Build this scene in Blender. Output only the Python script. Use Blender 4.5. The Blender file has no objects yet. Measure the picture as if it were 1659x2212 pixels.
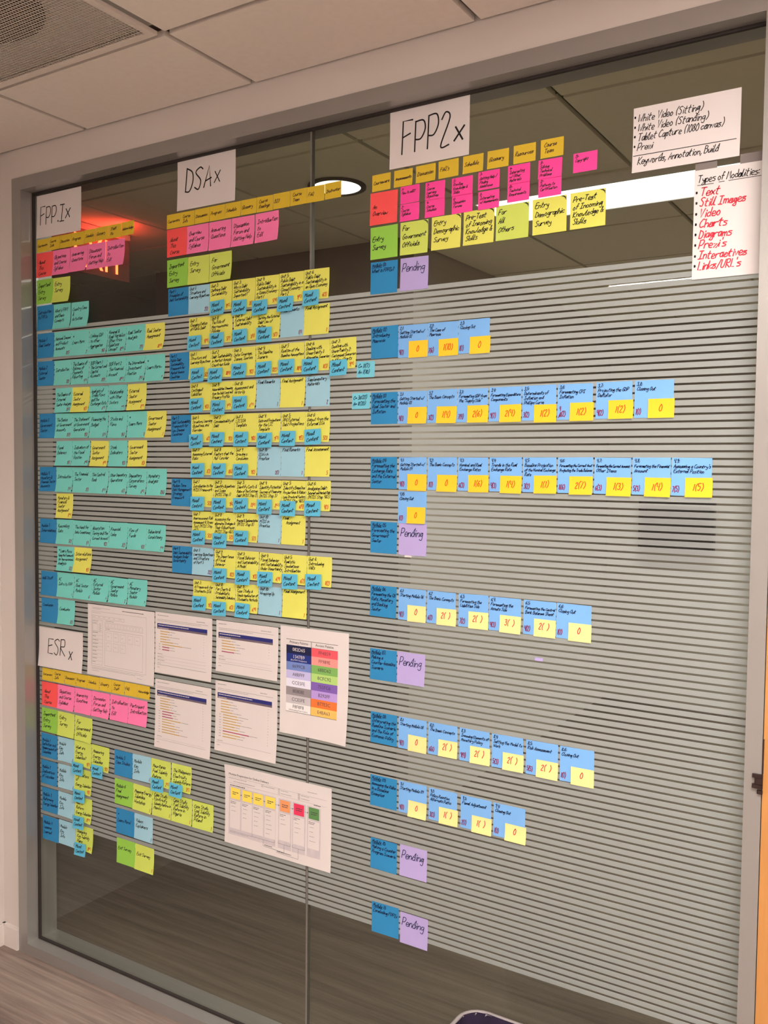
import bpy, math, random, re
from mathutils import Matrix, Vector
random.seed(7)
SC = bpy.context.scene
COL = SC.collection
FLOOR = 1.557                                   # camera height above the floor, metres

# ------------------------------------------------------------------ camera
CAM_D, FPIX = 1.8524, 1971.4
YAW, PITCH, ROLL = 0.55971, -0.049172, 0.0098757
fw = Vector((-math.sin(YAW)*math.cos(PITCH), math.cos(YAW)*math.cos(PITCH), math.sin(PITCH)))
rt = Vector((math.cos(YAW), math.sin(YAW), 0.0))
up = rt.cross(fw)
rt2 = math.cos(ROLL)*rt + math.sin(ROLL)*up
up2 = -math.sin(ROLL)*rt + math.cos(ROLL)*up
cam_data = bpy.data.cameras.new('camera')
cam = bpy.data.objects.new('camera', cam_data)
COL.objects.link(cam)
cam_data.sensor_fit = 'VERTICAL'
cam_data.sensor_height = 36.0
cam_data.sensor_width = 27.0
cam_data.lens = FPIX*36.0/2212.0
cam_data.clip_start = 0.02
mw = Matrix(((rt2.x, up2.x, -fw.x, 0.0), (rt2.y, up2.y, -fw.y, -CAM_D), (rt2.z, up2.z, -fw.z, FLOOR), (0, 0, 0, 1)))
cam.matrix_world = mw
SC.camera = cam

# ------------------------------------------------------------------ world, light, exposure
wd = bpy.data.worlds.new('world')
SC.world = wd
wd.use_nodes = True
wd.node_tree.nodes['Background'].inputs[0].default_value = (0.9, 0.86, 0.82, 1)
wd.node_tree.nodes['Background'].inputs[1].default_value = 0.03
SC.view_settings.view_transform = 'Standard'
SC.view_settings.look = 'None'
SC.view_settings.gamma = 1.0
SC.view_settings.use_curve_mapping = False
SC.view_settings.exposure = 0.12
WARM = (1.0, 0.935, 0.895)
LIGHTS = {                                       # watts of the fixtures; troffer, uplight and office one are added
    'troffer': 62.0, 'slot': 26.0, 'corridor_troffer': 30.0, 'corridor_downlight': 3.0, 'uplight': 92.0, 'office_light': 52.0}
def area(name, loc, size, watts, color=WARM, rot=(0, 0, 0), parent=None, spread=math.pi):
    d = bpy.data.lights.new(name, 'AREA')
    d.shape = 'RECTANGLE'; d.size, d.size_y = size
    d.energy = watts; d.color = color; d.spread = spread
    o = bpy.data.objects.new(name, d); COL.objects.link(o)
    o.location = loc; o.rotation_euler = rot
    if parent: o.parent = parent
    return o

# ------------------------------------------------------------------ material helpers
def lin(c):
    return tuple(((v/255.0)/12.92 if v/255.0 <= 0.04045 else ((v/255.0+0.055)/1.055)**2.4) for v in c)
MATS = {}
def base_mat(name):
    m = bpy.data.materials.new(name); m.use_nodes = True
    m.node_tree.nodes.clear()
    out = m.node_tree.nodes.new('ShaderNodeOutputMaterial')
    MATS[name] = m
    return m, m.node_tree.nodes, m.node_tree.links, out
def mat(name, rgb, rough=0.7, spec=0.3, var=0.06, scale=30.0, metal=0.0, bump=0.0, stretch=(1, 1, 1), linear=False):
    m, n, l, out = base_mat(name)
    p = n.new('ShaderNodeBsdfPrincipled')
    c = rgb if linear else lin(rgb)
    tc = n.new('ShaderNodeTexCoord'); mp = n.new('ShaderNodeMapping')
    mp.inputs['Scale'].default_value = stretch
    nz = n.new('ShaderNodeTexNoise'); nz.inputs['Scale'].default_value = scale; nz.inputs['Detail'].default_value = 4
    rp = n.new('ShaderNodeValToRGB')
    rp.color_ramp.elements[0].position = 0.3; rp.color_ramp.elements[1].position = 0.7
    rp.color_ramp.elements[0].color = tuple(v*(1-var) for v in c)+(1,)
    rp.color_ramp.elements[1].color = tuple(min(1, v*(1+var)) for v in c)+(1,)
    l.new(tc.outputs['Object'], mp.inputs['Vector']); l.new(mp.outputs['Vector'], nz.inputs['Vector'])
    l.new(nz.outputs['Fac'], rp.inputs['Fac']); l.new(rp.outputs['Color'], p.inputs['Base Color'])
    p.inputs['Roughness'].default_value = rough; p.inputs['Specular IOR Level'].default_value = spec
    p.inputs['Metallic'].default_value = metal
    if bump:
        b = n.new('ShaderNodeBump'); b.inputs['Strength'].default_value = bump; b.inputs['Distance'].default_value = 0.002
        l.new(nz.outputs['Fac'], b.inputs['Height']); l.new(b.outputs['Normal'], p.inputs['Normal'])
    l.new(p.outputs['BSDF'], out.inputs['Surface'])
    return m
def emit(name, rgb, strength):
    m, n, l, out = base_mat(name)
    e = n.new('ShaderNodeEmission'); e.inputs[0].default_value = tuple(rgb)+(1,); e.inputs[1].default_value = strength
    l.new(e.outputs[0], out.inputs['Surface'])
    return m

# paper colours (own colour of each pad)
PAPER = {'orange': (222, 190, 58), 'red': (252, 92, 92), 'pink': (255, 130, 182), 'green': (148, 206, 82), 'lime': (206, 224, 104),
 'yellow': (226, 227, 106), 'navy': (50, 136, 190), 'teal': (120, 212, 202), 'sky': (122, 178, 236), 'ice': (160, 208, 226),
 'violet': (180, 166, 218), 'magenta': (252, 78, 162), 'blue': (96, 190, 224), 'iceblue': (120, 206, 226), 'gold': (250, 200, 52), 'pale': (246, 230, 154)}
for k, v in PAPER.items():
    mat('paper_'+k, v, 0.75, 0.2, 0.03, 14.0)
mat('paper_white', (226, 219, 217), 0.7, 0.25, 0.015, 9.0)
INK = {'ink_black': (26, 20, 22), 'ink_navy': (14, 26, 66), 'ink_red': (204, 52, 26), 'ink_wine': (128, 22, 74), 'ink_marker_red': (206, 40, 62),
 'ink_gold_red': (214, 66, 18), 'ink_brown': (62, 42, 40), 'print_grey': (150, 144, 146), 'print_dark': (74, 68, 74), 'print_navy': (40, 46, 120),
 'print_slate': (112, 98, 110), 'print_tan': (200, 160, 84), 'print_crimson': (166, 34, 84), 'print_shade': (206, 198, 202)}
for k, v in INK.items():
    mat(k, v, 0.6, 0.3, 0.05, 60.0)

mat('wall_paint', (214, 206, 200), 0.75, 0.25, 0.015, 6.0, bump=0.03)
mat('frame_metal', (158, 155, 151), 0.3, 0.5, 0.02, 8.0, metal=0.4)
mat('gasket_rubber', (52, 46, 44), 0.7, 0.3, 0.05, 30.0)
mat('joint_silicone', (118, 114, 107), 0.4, 0.4, 0.05, 30.0)
mat('ceiling_tile', (232, 222, 214), 0.9, 0.1, 0.02, 55.0, bump=0.06)
mat('ceiling_grid', (222, 210, 202), 0.55, 0.35, 0.02, 10.0)
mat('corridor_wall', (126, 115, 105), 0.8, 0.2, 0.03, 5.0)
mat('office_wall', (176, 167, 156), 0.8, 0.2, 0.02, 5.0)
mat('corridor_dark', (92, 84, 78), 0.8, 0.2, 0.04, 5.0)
mat('corridor_tile', (236, 230, 208), 0.9, 0.1, 0.02, 55.0)
mat('baseboard_paint', (222, 214, 208), 0.6, 0.3, 0.02, 6.0)
mat('door_wood', (188, 132, 74), 0.45, 0.4, 0.10, 9.0, stretch=(6, 6, 0.5))
mat('dark_bronze', (60, 44, 42), 0.45, 0.5, 0.1, 20.0, metal=0.6)
mat('black_plastic', (34, 30, 30), 0.5, 0.4, 0.05, 20.0)
mat('bin_grey', (150, 142, 140), 0.4, 0.4, 0.03, 20.0)
mat('bin_liner', (50, 42, 60), 0.25, 0.6, 0.3, 9.0, bump=0.6)
mat('duct_dark', (70, 62, 58), 0.8, 0.2, 0.05, 20.0)
mat('tape_grey', (128, 118, 114), 0.5, 0.3, 0.03, 30.0)
mat('white_plastic', (236, 232, 226), 0.5, 0.3, 0.02, 20.0)
emit('lamp_white', (1.0, 0.98, 0.94), 2.0)
emit('lamp_slot', (1.0, 0.93, 0.86), 60.0)
emit('lamp_troffer', (1.0, 0.9, 0.82), 6.0)  # glow of the added, unseen room fixture
emit('exit_letters', (1.0, 0.115, 0.03), 6.0)

def carpet(name, a, b):
    m, n, l, out = base_mat(name)
    p = n.new('ShaderNodeBsdfPrincipled'); tc = n.new('ShaderNodeTexCoord')
    mp = n.new('ShaderNodeMapping'); mp.inputs['Scale'].default_value = (1.0, 24.0, 1)
    nz = n.new('ShaderNodeTexNoise'); nz.inputs['Scale'].default_value = 2.2; nz.inputs['Detail'].default_value = 5; nz.inputs['Roughness'].default_value = 0.62
    rp = n.new('ShaderNodeValToRGB'); rp.color_ramp.elements[0].position = 0.32; rp.color_ramp.elements[1].position = 0.68
    rp.color_ramp.elements[0].color = lin(a)+(1,); rp.color_ramp.elements[1].color = lin(b)+(1,)
    fn = n.new('ShaderNodeTexNoise'); fn.inputs['Scale'].default_value = 420.0
    bp = n.new('ShaderNodeBump'); bp.inputs['Strength'].default_value = 0.5; bp.inputs['Distance'].default_value = 0.003
    l.new(tc.outputs['Object'], mp.inputs[0]); l.new(mp.outputs[0], nz.inputs['Vector']); l.new(nz.outputs['Fac'], rp.inputs['Fac'])
    l.new(tc.outputs['Object'], fn.inputs['Vector']); l.new(fn.outputs['Fac'], bp.inputs['Height']); l.new(bp.outputs[0], p.inputs['Normal'])
    l.new(rp.outputs[0], p.inputs['Base Color']); p.inputs['Roughness'].default_value = 0.95; p.inputs['Specular IOR Level'].default_value = 0.08
    l.new(p.outputs[0], out.inputs[0])
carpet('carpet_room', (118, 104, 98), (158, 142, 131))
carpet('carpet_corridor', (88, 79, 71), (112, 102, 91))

def glass():
    m, n, l, out = base_mat('clear_glass')
    tr = n.new('ShaderNodeBsdfTransparent'); tr.inputs[0].default_value = (0.91, 0.92, 0.89, 1)
    gl = n.new('ShaderNodeBsdfGlossy'); gl.inputs['Roughness'].default_value = 0.0
    fr = n.new('ShaderNodeFresnel'); ge = n.new('ShaderNodeNewGeometry')
    io = n.new('ShaderNodeMapRange')                       # same Fresnel curve for the way in and the way out of the thin pane
    io.inputs['To Min'].default_value = 1.38; io.inputs['To Max'].default_value = 1/1.38
    l.new(ge.outputs['Backfacing'], io.inputs['Value']); l.new(io.outputs['Result'], fr.inputs['IOR'])
    mx = n.new('ShaderNodeMixShader')
    l.new(fr.outputs[0], mx.inputs[0]); l.new(tr.outputs[0], mx.inputs[1]); l.new(gl.outputs[0], mx.inputs[2]); l.new(mx.outputs[0], out.inputs[0])
glass()
def film():
    m, n, l, out = base_mat('frosted_film')
    p = n.new('ShaderNodeBsdfPrincipled'); p.inputs['Base Color'].default_value = lin((174, 180, 180))+(1,)
    p.inputs['Roughness'].default_value = 0.5; p.inputs['Specular IOR Level'].default_value = 0.5
    t = n.new('ShaderNodeBsdfTranslucent'); t.inputs[0].default_value = lin((236, 235, 231))+(1,)
    mx = n.new('ShaderNodeMixShader'); mx.inputs[0].default_value = 0.58
    l.new(p.outputs[0], mx.inputs[1]); l.new(t.outputs[0], mx.inputs[2]); l.new(mx.outputs[0], out.inputs[0])
film()
def perforated():
    m, n, l, out = base_mat('perforated_steel')
    p = n.new('ShaderNodeBsdfPrincipled'); p.inputs['Base Color'].default_value = lin((196, 184, 174))+(1,); p.inputs['Roughness'].default_value = 0.55
    tr = n.new('ShaderNodeBsdfTransparent')
    tc = n.new('ShaderNodeTexCoord'); sp = n.new('ShaderNodeSeparateXYZ'); l.new(tc.outputs['Object'], sp.inputs[0])
    def mth(op, a, b=None):
        k = n.new('ShaderNodeMath'); k.operation = op
        for i, v in enumerate((a, b)):
            if v is None: continue
            if isinstance(v, (int, float)): k.inputs[i].default_value = v
            else: l.new(v, k.inputs[i])
        return k.outputs[0]
    s = 1/0.0085
    fx = mth('SUBTRACT', mth('FRACT', mth('MULTIPLY', sp.outputs[0], s)), 0.5)
    fy = mth('SUBTRACT', mth('FRACT', mth('MULTIPLY', sp.outputs[1], s)), 0.5)
    r = mth('SQRT', mth('ADD', mth('MULTIPLY', fx, fx), mth('MULTIPLY', fy, fy)))
    hole = mth('LESS_THAN', r, 0.37)
    mx = n.new('ShaderNodeMixShader'); l.new(hole, mx.inputs[0]); l.new(p.outputs[0], mx.inputs[1]); l.new(tr.outputs[0], mx.inputs[2]); l.new(mx.outputs[0], out.inputs[0])
perforated()
def acrylic():
    m, n, l, out = base_mat('exit_acrylic')
    p = n.new('ShaderNodeBsdfPrincipled'); p.inputs['Base Color'].default_value = lin((190, 160, 150))+(1,); p.inputs['Roughness'].default_value = 0.3
    tr = n.new('ShaderNodeBsdfTransparent'); tr.inputs[0].default_value = (0.85, 0.78, 0.74, 1)
    mx = n.new('ShaderNodeMixShader'); mx.inputs[0].default_value = 0.58
    l.new(p.outputs[0], mx.inputs[1]); l.new(tr.outputs[0], mx.inputs[2]); l.new(mx.outputs[0], out.inputs[0])
acrylic()

# ------------------------------------------------------------------ mesh helpers (all lengths in millimetres on the wall, z=0 at eye height)
def P(x, y, z): return Vector((x/1000.0, y/1000.0, z/1000.0+FLOOR))
def add(name, verts, faces, material, parent=None, loc=None, smooth=False):
    me = bpy.data.meshes.new(name); me.from_pydata([tuple(v) for v in verts], [], faces); me.update()
    if smooth:
        for f in me.polygons: f.use_smooth = True
    if material: me.materials.append(MATS[material])
    o = bpy.data.objects.new(name, me); COL.objects.link(o)
    if loc is not None: o.location = loc
    if parent: o.parent = parent
    return o
BOXF = [(0, 3, 2, 1), (4, 5, 6, 7), (0, 1, 5, 4), (1, 2, 6, 5), (2, 3, 7, 6), (3, 0, 4, 7)]
class MB:
    def __init__(s): s.v = []; s.f = []
    def box(s, x0, x1, y0, y1, z0, z1):
        b = len(s.v)
        s.v += [(x0, y0, z0), (x1, y0, z0), (x1, y1, z0), (x0, y1, z0), (x0, y0, z1), (x1, y0, z1), (x1, y1, z1), (x0, y1, z1)]
        s.f += [tuple(i+b for i in q) for q in BOXF]
        return s
    def bevel_box(s, x0, x1, y0, y1, z0, z1, r=4):
        # box with chamfered vertical edges
        b = len(s.v); prof = [(x0+r, y0), (x1-r, y0), (x1, y0+r), (x1, y1-r), (x1-r, y1), (x0+r, y1), (x0, y1-r), (x0, y0+r)]
        for z in (z0, z1):
            s.v += [(p[0], p[1], z) for p in prof]
        k = 8
        s.f += [tuple(b+i for i in reversed(range(k))), tuple(b+k+i for i in range(k))]
        s.f += [(b+i, b+(i+1) % k, b+k+(i+1) % k, b+k+i) for i in range(k)]
        return s
    def cyl(s, cx, cy, z0, z1, r0, r1=None, n=32):
        r1 = r0 if r1 is None else r1; b = len(s.v)
        for z, r in ((z0, r0), (z1, r1)):
            s.v += [(cx+r*math.cos(2*math.pi*i/n), cy+r*math.sin(2*math.pi*i/n), z) for i in range(n)]
        s.f += [tuple(b+i for i in reversed(range(n))), tuple(b+n+i for i in range(n))]
        s.f += [(b+i, b+(i+1) % n, b+n+(i+1) % n, b+n+i) for i in range(n)]
        return s
    def ring(s, cx, cy, z0, z1, r0, r1, n=40):
        b = len(s.v)
        for z in (z0, z1):
            for r in (r0, r1):
                s.v += [(cx+r*math.cos(2*math.pi*i/n), cy+r*math.sin(2*math.pi*i/n), z) for i in range(n)]
        for i in range(n):
            j = (i+1) % n
            s.f += [(b+i, b+n+i, b+n+j, b+j), (b+2*n+i, b+2*n+j, b+3*n+j, b+3*n+i), (b+n+i, b+3*n+i, b+3*n+j, b+n+j), (b+i, b+j, b+2*n+j, b+2*n+i)]
        return s
    def build(s, name, material, parent=None, org=(0, 0, 0), world=True):
        # org: origin of the object in wall millimetres; world=False when the parent already sits there
        vs = [((x-org[0])/1000.0, (y-org[1])/1000.0, (z-org[2])/1000.0) for x, y, z in s.v]
        return add(name, vs, s.f, material, parent, P(*org) if world else None)
def tag(o, label=None, cat=None, group=None, kind=None):
    if label: o['label'] = label
    if cat: o['category'] = cat
    if group: o['group'] = group
    if kind: o['kind'] = kind
    return o
def empty(name, x, y, z):
    o = bpy.data.objects.new(name, None); COL.objects.link(o); o.location = P(x, y, z); o.empty_display_size = 0.05
    return o
def struct(o, label=None, cat=None):
    tag(o, label, cat, None, 'structure'); return o
def font_mesh(text, size_mm, align='CENTER'):
    cu = bpy.data.curves.new('t', 'FONT'); cu.body = text; cu.size = size_mm/1000.0; cu.align_x = align; cu.resolution_u = 2
    ob = bpy.data.objects.new('t', cu); COL.objects.link(ob)
    dg = bpy.context.evaluated_depsgraph_get()
    me = ob.evaluated_get(dg).to_mesh()
    vs = [(v.co.x*1000, v.co.y*1000) for v in me.vertices]; fs = [tuple(p.vertices) for p in me.polygons]
    ob.evaluated_get(dg).to_mesh_clear()
    bpy.data.objects.remove(ob); bpy.data.curves.remove(cu)
    return vs, fs

# ================================================================== the setting
CEIL, FL = 955, -1557
XL, XR, YB = -2572, 2300, -4700                 # room: left wall, right wall, back wall
WALLY = -45                                     # plane of the wall around the glazing
OX0, OX1, OZ0, OZ1 = -2450, -321, -1524, 834    # glazed opening
struct(MB().box(XL-100, XR+100, YB-100, 30, FL-60, FL).build('floor', 'carpet_room'), 'brown striped carpet in front of the glass wall', 'carpet')
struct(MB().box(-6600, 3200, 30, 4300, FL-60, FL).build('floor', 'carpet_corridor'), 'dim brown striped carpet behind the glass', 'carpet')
w = MB()
w.box(XL, -2492, WALLY, 55, FL, CEIL+60); w.box(-2492, -290, WALLY, 55, 872, CEIL+60); w.box(640, XR, WALLY, 55, FL, CEIL+60); w.box(-290, 640, WALLY, 55, 640, CEIL+60)
struct(w.build('wall_front', 'wall_paint'), 'white painted wall around the glass partition', 'wall')
struct(MB().box(XL-90, XL, YB, 55, FL, CEIL+60).build('wall_left', 'wall_paint'), 'white side wall at the left edge', 'wall')
struct(MB().box(XR, XR+90, YB, 55, FL, CEIL+60).build('wall_right', 'wall_paint'), 'white side wall beyond the right edge', 'wall')
struct(MB().box(XL-90, XR+90, YB-90, YB, FL, CEIL+60).build('wall_back', 'wall_paint'), 'white wall behind the viewer', 'wall')
b = MB(); b.box(XL, -2493, WALLY-12, WALLY, FL, FL+66); b.box(XL, -2493, WALLY-9, WALLY, FL+66, FL+70)
struct(b.build('baseboard_front', 'baseboard_paint'), 'short white baseboard beside the glass frame', 'baseboard')
b = MB(); b.box(XL, XL+12, YB, WALLY, FL, FL+66); b.box(XL, XL+9, YB, WALLY, FL+66, FL+70)
struct(b.build('baseboard_left', 'baseboard_paint'), 'white baseboard of the left side wall', 'baseboard')
# corridor shell
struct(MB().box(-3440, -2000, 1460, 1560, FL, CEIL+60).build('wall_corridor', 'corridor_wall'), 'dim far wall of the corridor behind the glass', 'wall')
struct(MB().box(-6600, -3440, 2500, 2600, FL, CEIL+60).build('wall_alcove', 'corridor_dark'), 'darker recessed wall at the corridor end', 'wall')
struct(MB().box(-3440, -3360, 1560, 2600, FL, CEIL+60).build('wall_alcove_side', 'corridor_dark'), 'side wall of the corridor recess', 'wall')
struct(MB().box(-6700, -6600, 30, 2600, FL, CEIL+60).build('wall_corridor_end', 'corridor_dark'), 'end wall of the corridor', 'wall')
struct(MB().box(-2000, 3300, 4200, 4300, FL, CEIL+60).build('wall_office', 'office_wall'), 'distant wall seen through the clear gaps in the striped film', 'wall')
struct(MB().box(-2100, -2000, 1560, 4300, FL, CEIL+60).build('wall_office_side', 'office_wall'), 'side wall running away behind the striped glass', 'wall')
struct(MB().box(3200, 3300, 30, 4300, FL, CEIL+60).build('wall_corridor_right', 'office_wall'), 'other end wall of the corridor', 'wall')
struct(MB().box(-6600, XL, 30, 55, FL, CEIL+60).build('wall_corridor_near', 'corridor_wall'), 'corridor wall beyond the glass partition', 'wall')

# ceiling of the room: plenum board, grid bars and separate tiles
GX = [-2149+623*i for i in range(-1, 9)]
GY = [-356-623*i for i in range(0, 8)]
ceil = struct(MB().box(XL-100, XR+100, YB-100, 60, CEIL+60, CEIL+90).build('ceiling', 'ceiling_tile'), 'suspended ceiling of pale square tiles', 'ceiling')
def clampcells(lines, a, b):
    pts = [a]+[v for v in sorted(lines) if a+5 < v < b-5]+[b]
    return list(zip(pts[:-1], pts[1:]))
def lay_tiles(parent, xs, ys, z, material, skip=()):
    cache = {}
    for (x0, x1) in xs:
        for (y0, y1) in ys:
            if any(s[0] < (x0+x1)/2 < s[1] and s[2] < (y0+y1)/2 < s[3] for s in skip): continue
            key = (round(x1-x0), round(y1-y0)); g = 8
            if key not in cache:
                hx, hy = key[0]/2000.0-g/1000.0, key[1]/2000.0-g/1000.0
                me = bpy.data.meshes.new('ceiling_tile')
                v = [(-hx, -hy, 0), (hx, -hy, 0), (hx, hy, 0), (-hx, hy, 0), (-hx, -hy, .014), (hx, -hy, .014), (hx, hy, .014), (-hx, hy, .014)]
                me.from_pydata(v, [], BOXF); me.materials.append(MATS[material]); cache[key] = me
            o = bpy.data.objects.new('ceiling_tile', cache[key]); COL.objects.link(o); o.parent = parent
            o.location = P((x0+x1)/2, (y0+y1)/2, z)-parent.location
xs = clampcells(GX, XL, XR); ys = clampcells(GY, YB, WALLY)
lay_tiles(ceil, xs, ys, CEIL+3, 'ceiling_tile', skip=[(-2149, -1526, -979, -356), (-280, 966, -1602, -979), (343, 966, -2848, -2225)])
for x in GX:
    if XL < x < XR: MB().box(x-12, x+12, YB, WALLY-18, CEIL-1, CEIL+4).build('grid_bar', 'ceiling_grid', ceil)
for y in GY:
    if y > YB: MB().box(XL+18, XR, y-12, y+12, CEIL-2, CEIL+3).build('grid_bar', 'ceiling_grid', ceil)
MB().box(XL, XR, WALLY-20, WALLY, CEIL-3, CEIL+2).build('wall_angle', 'ceiling_grid', ceil)
MB().box(XL, XL+20, YB, WALLY, CEIL-4, CEIL+1).build('wall_angle', 'ceiling_grid', ceil)
# corridor ceiling
CY = [422, 1060]
ceil2 = struct(MB().box(-6700, 3300, 55, 4300, CEIL+60, CEIL+90).build('ceiling', 'corridor_tile'), 'dim tiled ceiling of the corridor behind the glass', 'ceiling')
GX2 = [-2149+623*i for i in range(-7, 9)]
lay_tiles(ceil2, clampcells(GX2, -6600, 3200), clampcells(CY, 62, 1460), CEIL+3, 'corridor_tile')
lay_tiles(ceil2, clampcells(GX2, -2000, 3200), clampcells([1698, 2321, 2944, 3567], 1460, 4200), CEIL+3, 'corridor_tile', skip=[(-280, 966, 2944, 3567)])
lay_tiles(ceil2, clampcells(GX2, -6600, -3440), clampcells([1698], 1460, 2500), CEIL+3, 'corridor_tile')
for x in GX2: MB().box(x-12, x+12, 62, (4200 if x > -2000 else 1460) if x > -3440 else 2500, CEIL-1, CEIL+4).build('grid_bar', 'corridor_dark', ceil2)
for y in CY: MB().box(-6600, 3200, y-12, y+12, CEIL-2, CEIL+3).build('grid_bar', 'corridor_dark', ceil2)
MB().box(-6600, -3440, 1450, 1474, CEIL-2, CEIL+3).build('grid_bar', 'corridor_dark', ceil2)
for y in (1460, 1698, 2321, 2944, 3567): MB().box(-2000, 3200, y-12, y+12, CEIL-2, CEIL+3).build('grid_bar', 'corridor_dark', ceil2)

# ================================================================== glazing: frame, gaskets, two panes, film strips
win = struct(empty('window_1', (OX0+OX1)/2, 0, FL), 'floor to ceiling glass partition in a grey metal frame', 'window')
WO = ((OX0+OX1)/2, 0, FL)
def wpart(mb, name, m, parent=win): return mb.build(name, m, parent, WO, False)
def frame_bar(x0, x1, z0, z1):
    return MB().box(x0, x1, -50, 62, z0, z1)
wpart(frame_bar(-2492, OX0, FL, 872), 'frame_jamb', 'frame_metal')
wpart(frame_bar(OX1, -290, FL, 872), 'frame_jamb', 'frame_metal')
wpart(frame_bar(OX0, OX1, OZ1, 872), 'frame_head', 'frame_metal')
wpart(frame_bar(OX0, OX1, FL, OZ0), 'frame_sill', 'frame_metal')
for s0, s1 in ((-9, -0.5),):
    wpart(MB().box(OX0, OX0+6, s0, s1, OZ0, OZ1), 'gasket', 'gasket_rubber')
    wpart(MB().box(OX1-6, OX1, s0, s1, OZ0, OZ1), 'gasket', 'gasket_rubber')
    wpart(MB().box(OX0+6, OX1-6, s0, s1, OZ1-6, OZ1), 'gasket', 'gasket_rubber')
    wpart(MB().box(OX0+6, OX1-6, s0, s1, OZ0, OZ0+6), 'gasket', 'gasket_rubber')
SEAM = -1384
wpart(MB().box(SEAM-2.6, SEAM+2.6, -0.3, 12.3, OZ0, OZ1), 'silicone_joint', 'joint_silicone')
PITCH_MM, STRIP_H, ZTOP = 14.78, 10.5, 419.2
for a, c in ((OX0+0.5, SEAM-2.6), (SEAM+2.6, OX1-0.5)):
    pane = wpart(MB().box(a, c, 0, 12, OZ0+1, OZ1-1), 'glass_pane', 'clear_glass')
    me = None
    for i in range(105):
        zc = ZTOP-PITCH_MM*i-STRIP_H/2
        if me is None:
            o = MB().box(a+3 if a < -2000 else a+1.5, c-1.5, -0.5, -0.15, -STRIP_H/2, STRIP_H/2).build('film_strip', 'frosted_film', pane, WO, False); me = o.data
            for v in me.vertices: v.co.z += FL/1000.0
        else:
            o = bpy.data.objects.new('film_strip', me); COL.objects.link(o); o.parent = pane
        o.location = (0, 0, (zc-FL)/1000.0)

# ================================================================== door on the right
dr = struct(empty('door_1', -290, -20, FL), 'orange wooden door beside the glass partition', 'door')
DO = (-290, -20, FL)
MB().box(-288.5, 628, -48, -4, FL+6, 628).build('door_leaf', 'door_wood', dr, DO, False)
MB().box(-290, -288.8, -40, 40, FL, 640).build('door_stop', 'gasket_rubber', dr, DO, False)
MB().box(628.5, 640, -50, 40, FL, 640).build('door_jamb', 'frame_metal', dr, DO, False)
h = MB()
h.bevel_box(-306, -287, -56, -50.3, -574, -567, 1.5); h.bevel_box(-301, -287, -58, -50.3, -585, -574, 1.5); h.bevel_box(-306, -287, -56, -50.3, -594, -586, 1.5); h.bevel_box(-297, -287, -55, -50.3, -604, -597, 1.5)
h.build('hinge', 'dark_bronze', dr, DO, False)
MB().box(-289.5, -287, -52, -49, -566, -500).build('weather_strip', 'dark_bronze', dr, DO, False)

# ================================================================== ceiling fittings of the room
v = empty('air_diffuser', -1837.5, -667.5, CEIL); VO = (-1837.5, -667.5, CEIL)
tag(v, 'perforated square air diffuser in the ceiling above the left corner', 'air vent')
MB().box(-2149+30, -1526-30, -979+30, -356-30, CEIL-1.5, CEIL-1).build('perforated_plate', 'perforated_steel', v, VO, False)
fr = MB()
for q in ((-2149+11, -2149+30, -979+11, -356-11), (-1526-30, -1526-11, -979+11, -356-11), (-2149+30, -1526-30, -979+11, -979+30), (-2149+30, -1526-30, -356-30, -356-11)):
    fr.box(q[0], q[1], q[2], q[3], CEIL-3, CEIL+6)
fr.build('rim', 'ceiling_grid', v, VO, False)
bk = MB(); bk.box(-2149+14, -1526-14, -979+14, -356-14, CEIL+22, CEIL+24); bk.build('back_pan', 'white_plastic', v, VO, False)
MB().cyl(-1837.5, -667.5, CEIL+17, CEIL+21, 190).build('duct_opening', 'duct_dark', v, VO, False)

def troffer(name, x0, x1, y0, y1, lampmat, label, watts, key, drop=12, rimmat='white_plastic', color=WARM, spread=math.pi):
    t = empty(name, (x0+x1)/2, (y0+y1)/2, CEIL); O = ((x0+x1)/2, (y0+y1)/2, CEIL)
    tag(t, label, 'ceiling light')
    f = MB(); f.box(x0, x1, y0, y0+14, CEIL-drop, CEIL+8); f.box(x0, x1, y1-14, y1, CEIL-drop, CEIL+8); f.box(x0, x0+14, y0+14, y1-14, CEIL-drop, CEIL+8); f.box(x1-14, x1, y0+14, y1-14, CEIL-drop, CEIL+8)
    f.build('housing', rimmat, t, O, False)
    MB().box(x0+14, x1-14, y0+14, y1-14, CEIL-drop+3, CEIL-drop+6).build('diffuser', lampmat, t, O, False)
    a = area('lamp', (0, 0, (-drop-3)/1000.0), ((x1-x0-30)/1000.0, (y1-y0-30)/1000.0), watts, color, parent=t, spread=spread)
    return t
troffer('ceiling_troffer', -270, 956, -1592, -989, 'lamp_troffer', 'large ceiling light above the viewer', LIGHTS['troffer'], 'troffer')  # added out of view to light the notes from the right
troffer('slot_light', -1579, 1000, -2860, -2790, 'lamp_slot', 'narrow ceiling slot light mirrored as a streak in the glass', LIGHTS['slot'], 'slot', 6)
# unseen pendant added behind the viewer to brighten the ceiling from below
pd = empty('pendant_uplight', 500, -3500, 600); PO = (500, -3500, 600)
tag(pd, 'long pendant light hanging behind the viewer', 'pendant light')
MB().bevel_box(-700, 1700, -3560, -3440, 560, 600, 12).build('housing', 'white_plastic', pd, PO, False)
for x in (-500, 1500): MB().cyl(x, -3500, 600, CEIL, 2, n=8).build('cable', 'gasket_rubber', pd, PO, False)
area('lamp', (0, 0, 0.012), (2.3, 0.1), LIGHTS['uplight'], rot=(math.pi, 0, 0), parent=pd)

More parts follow.
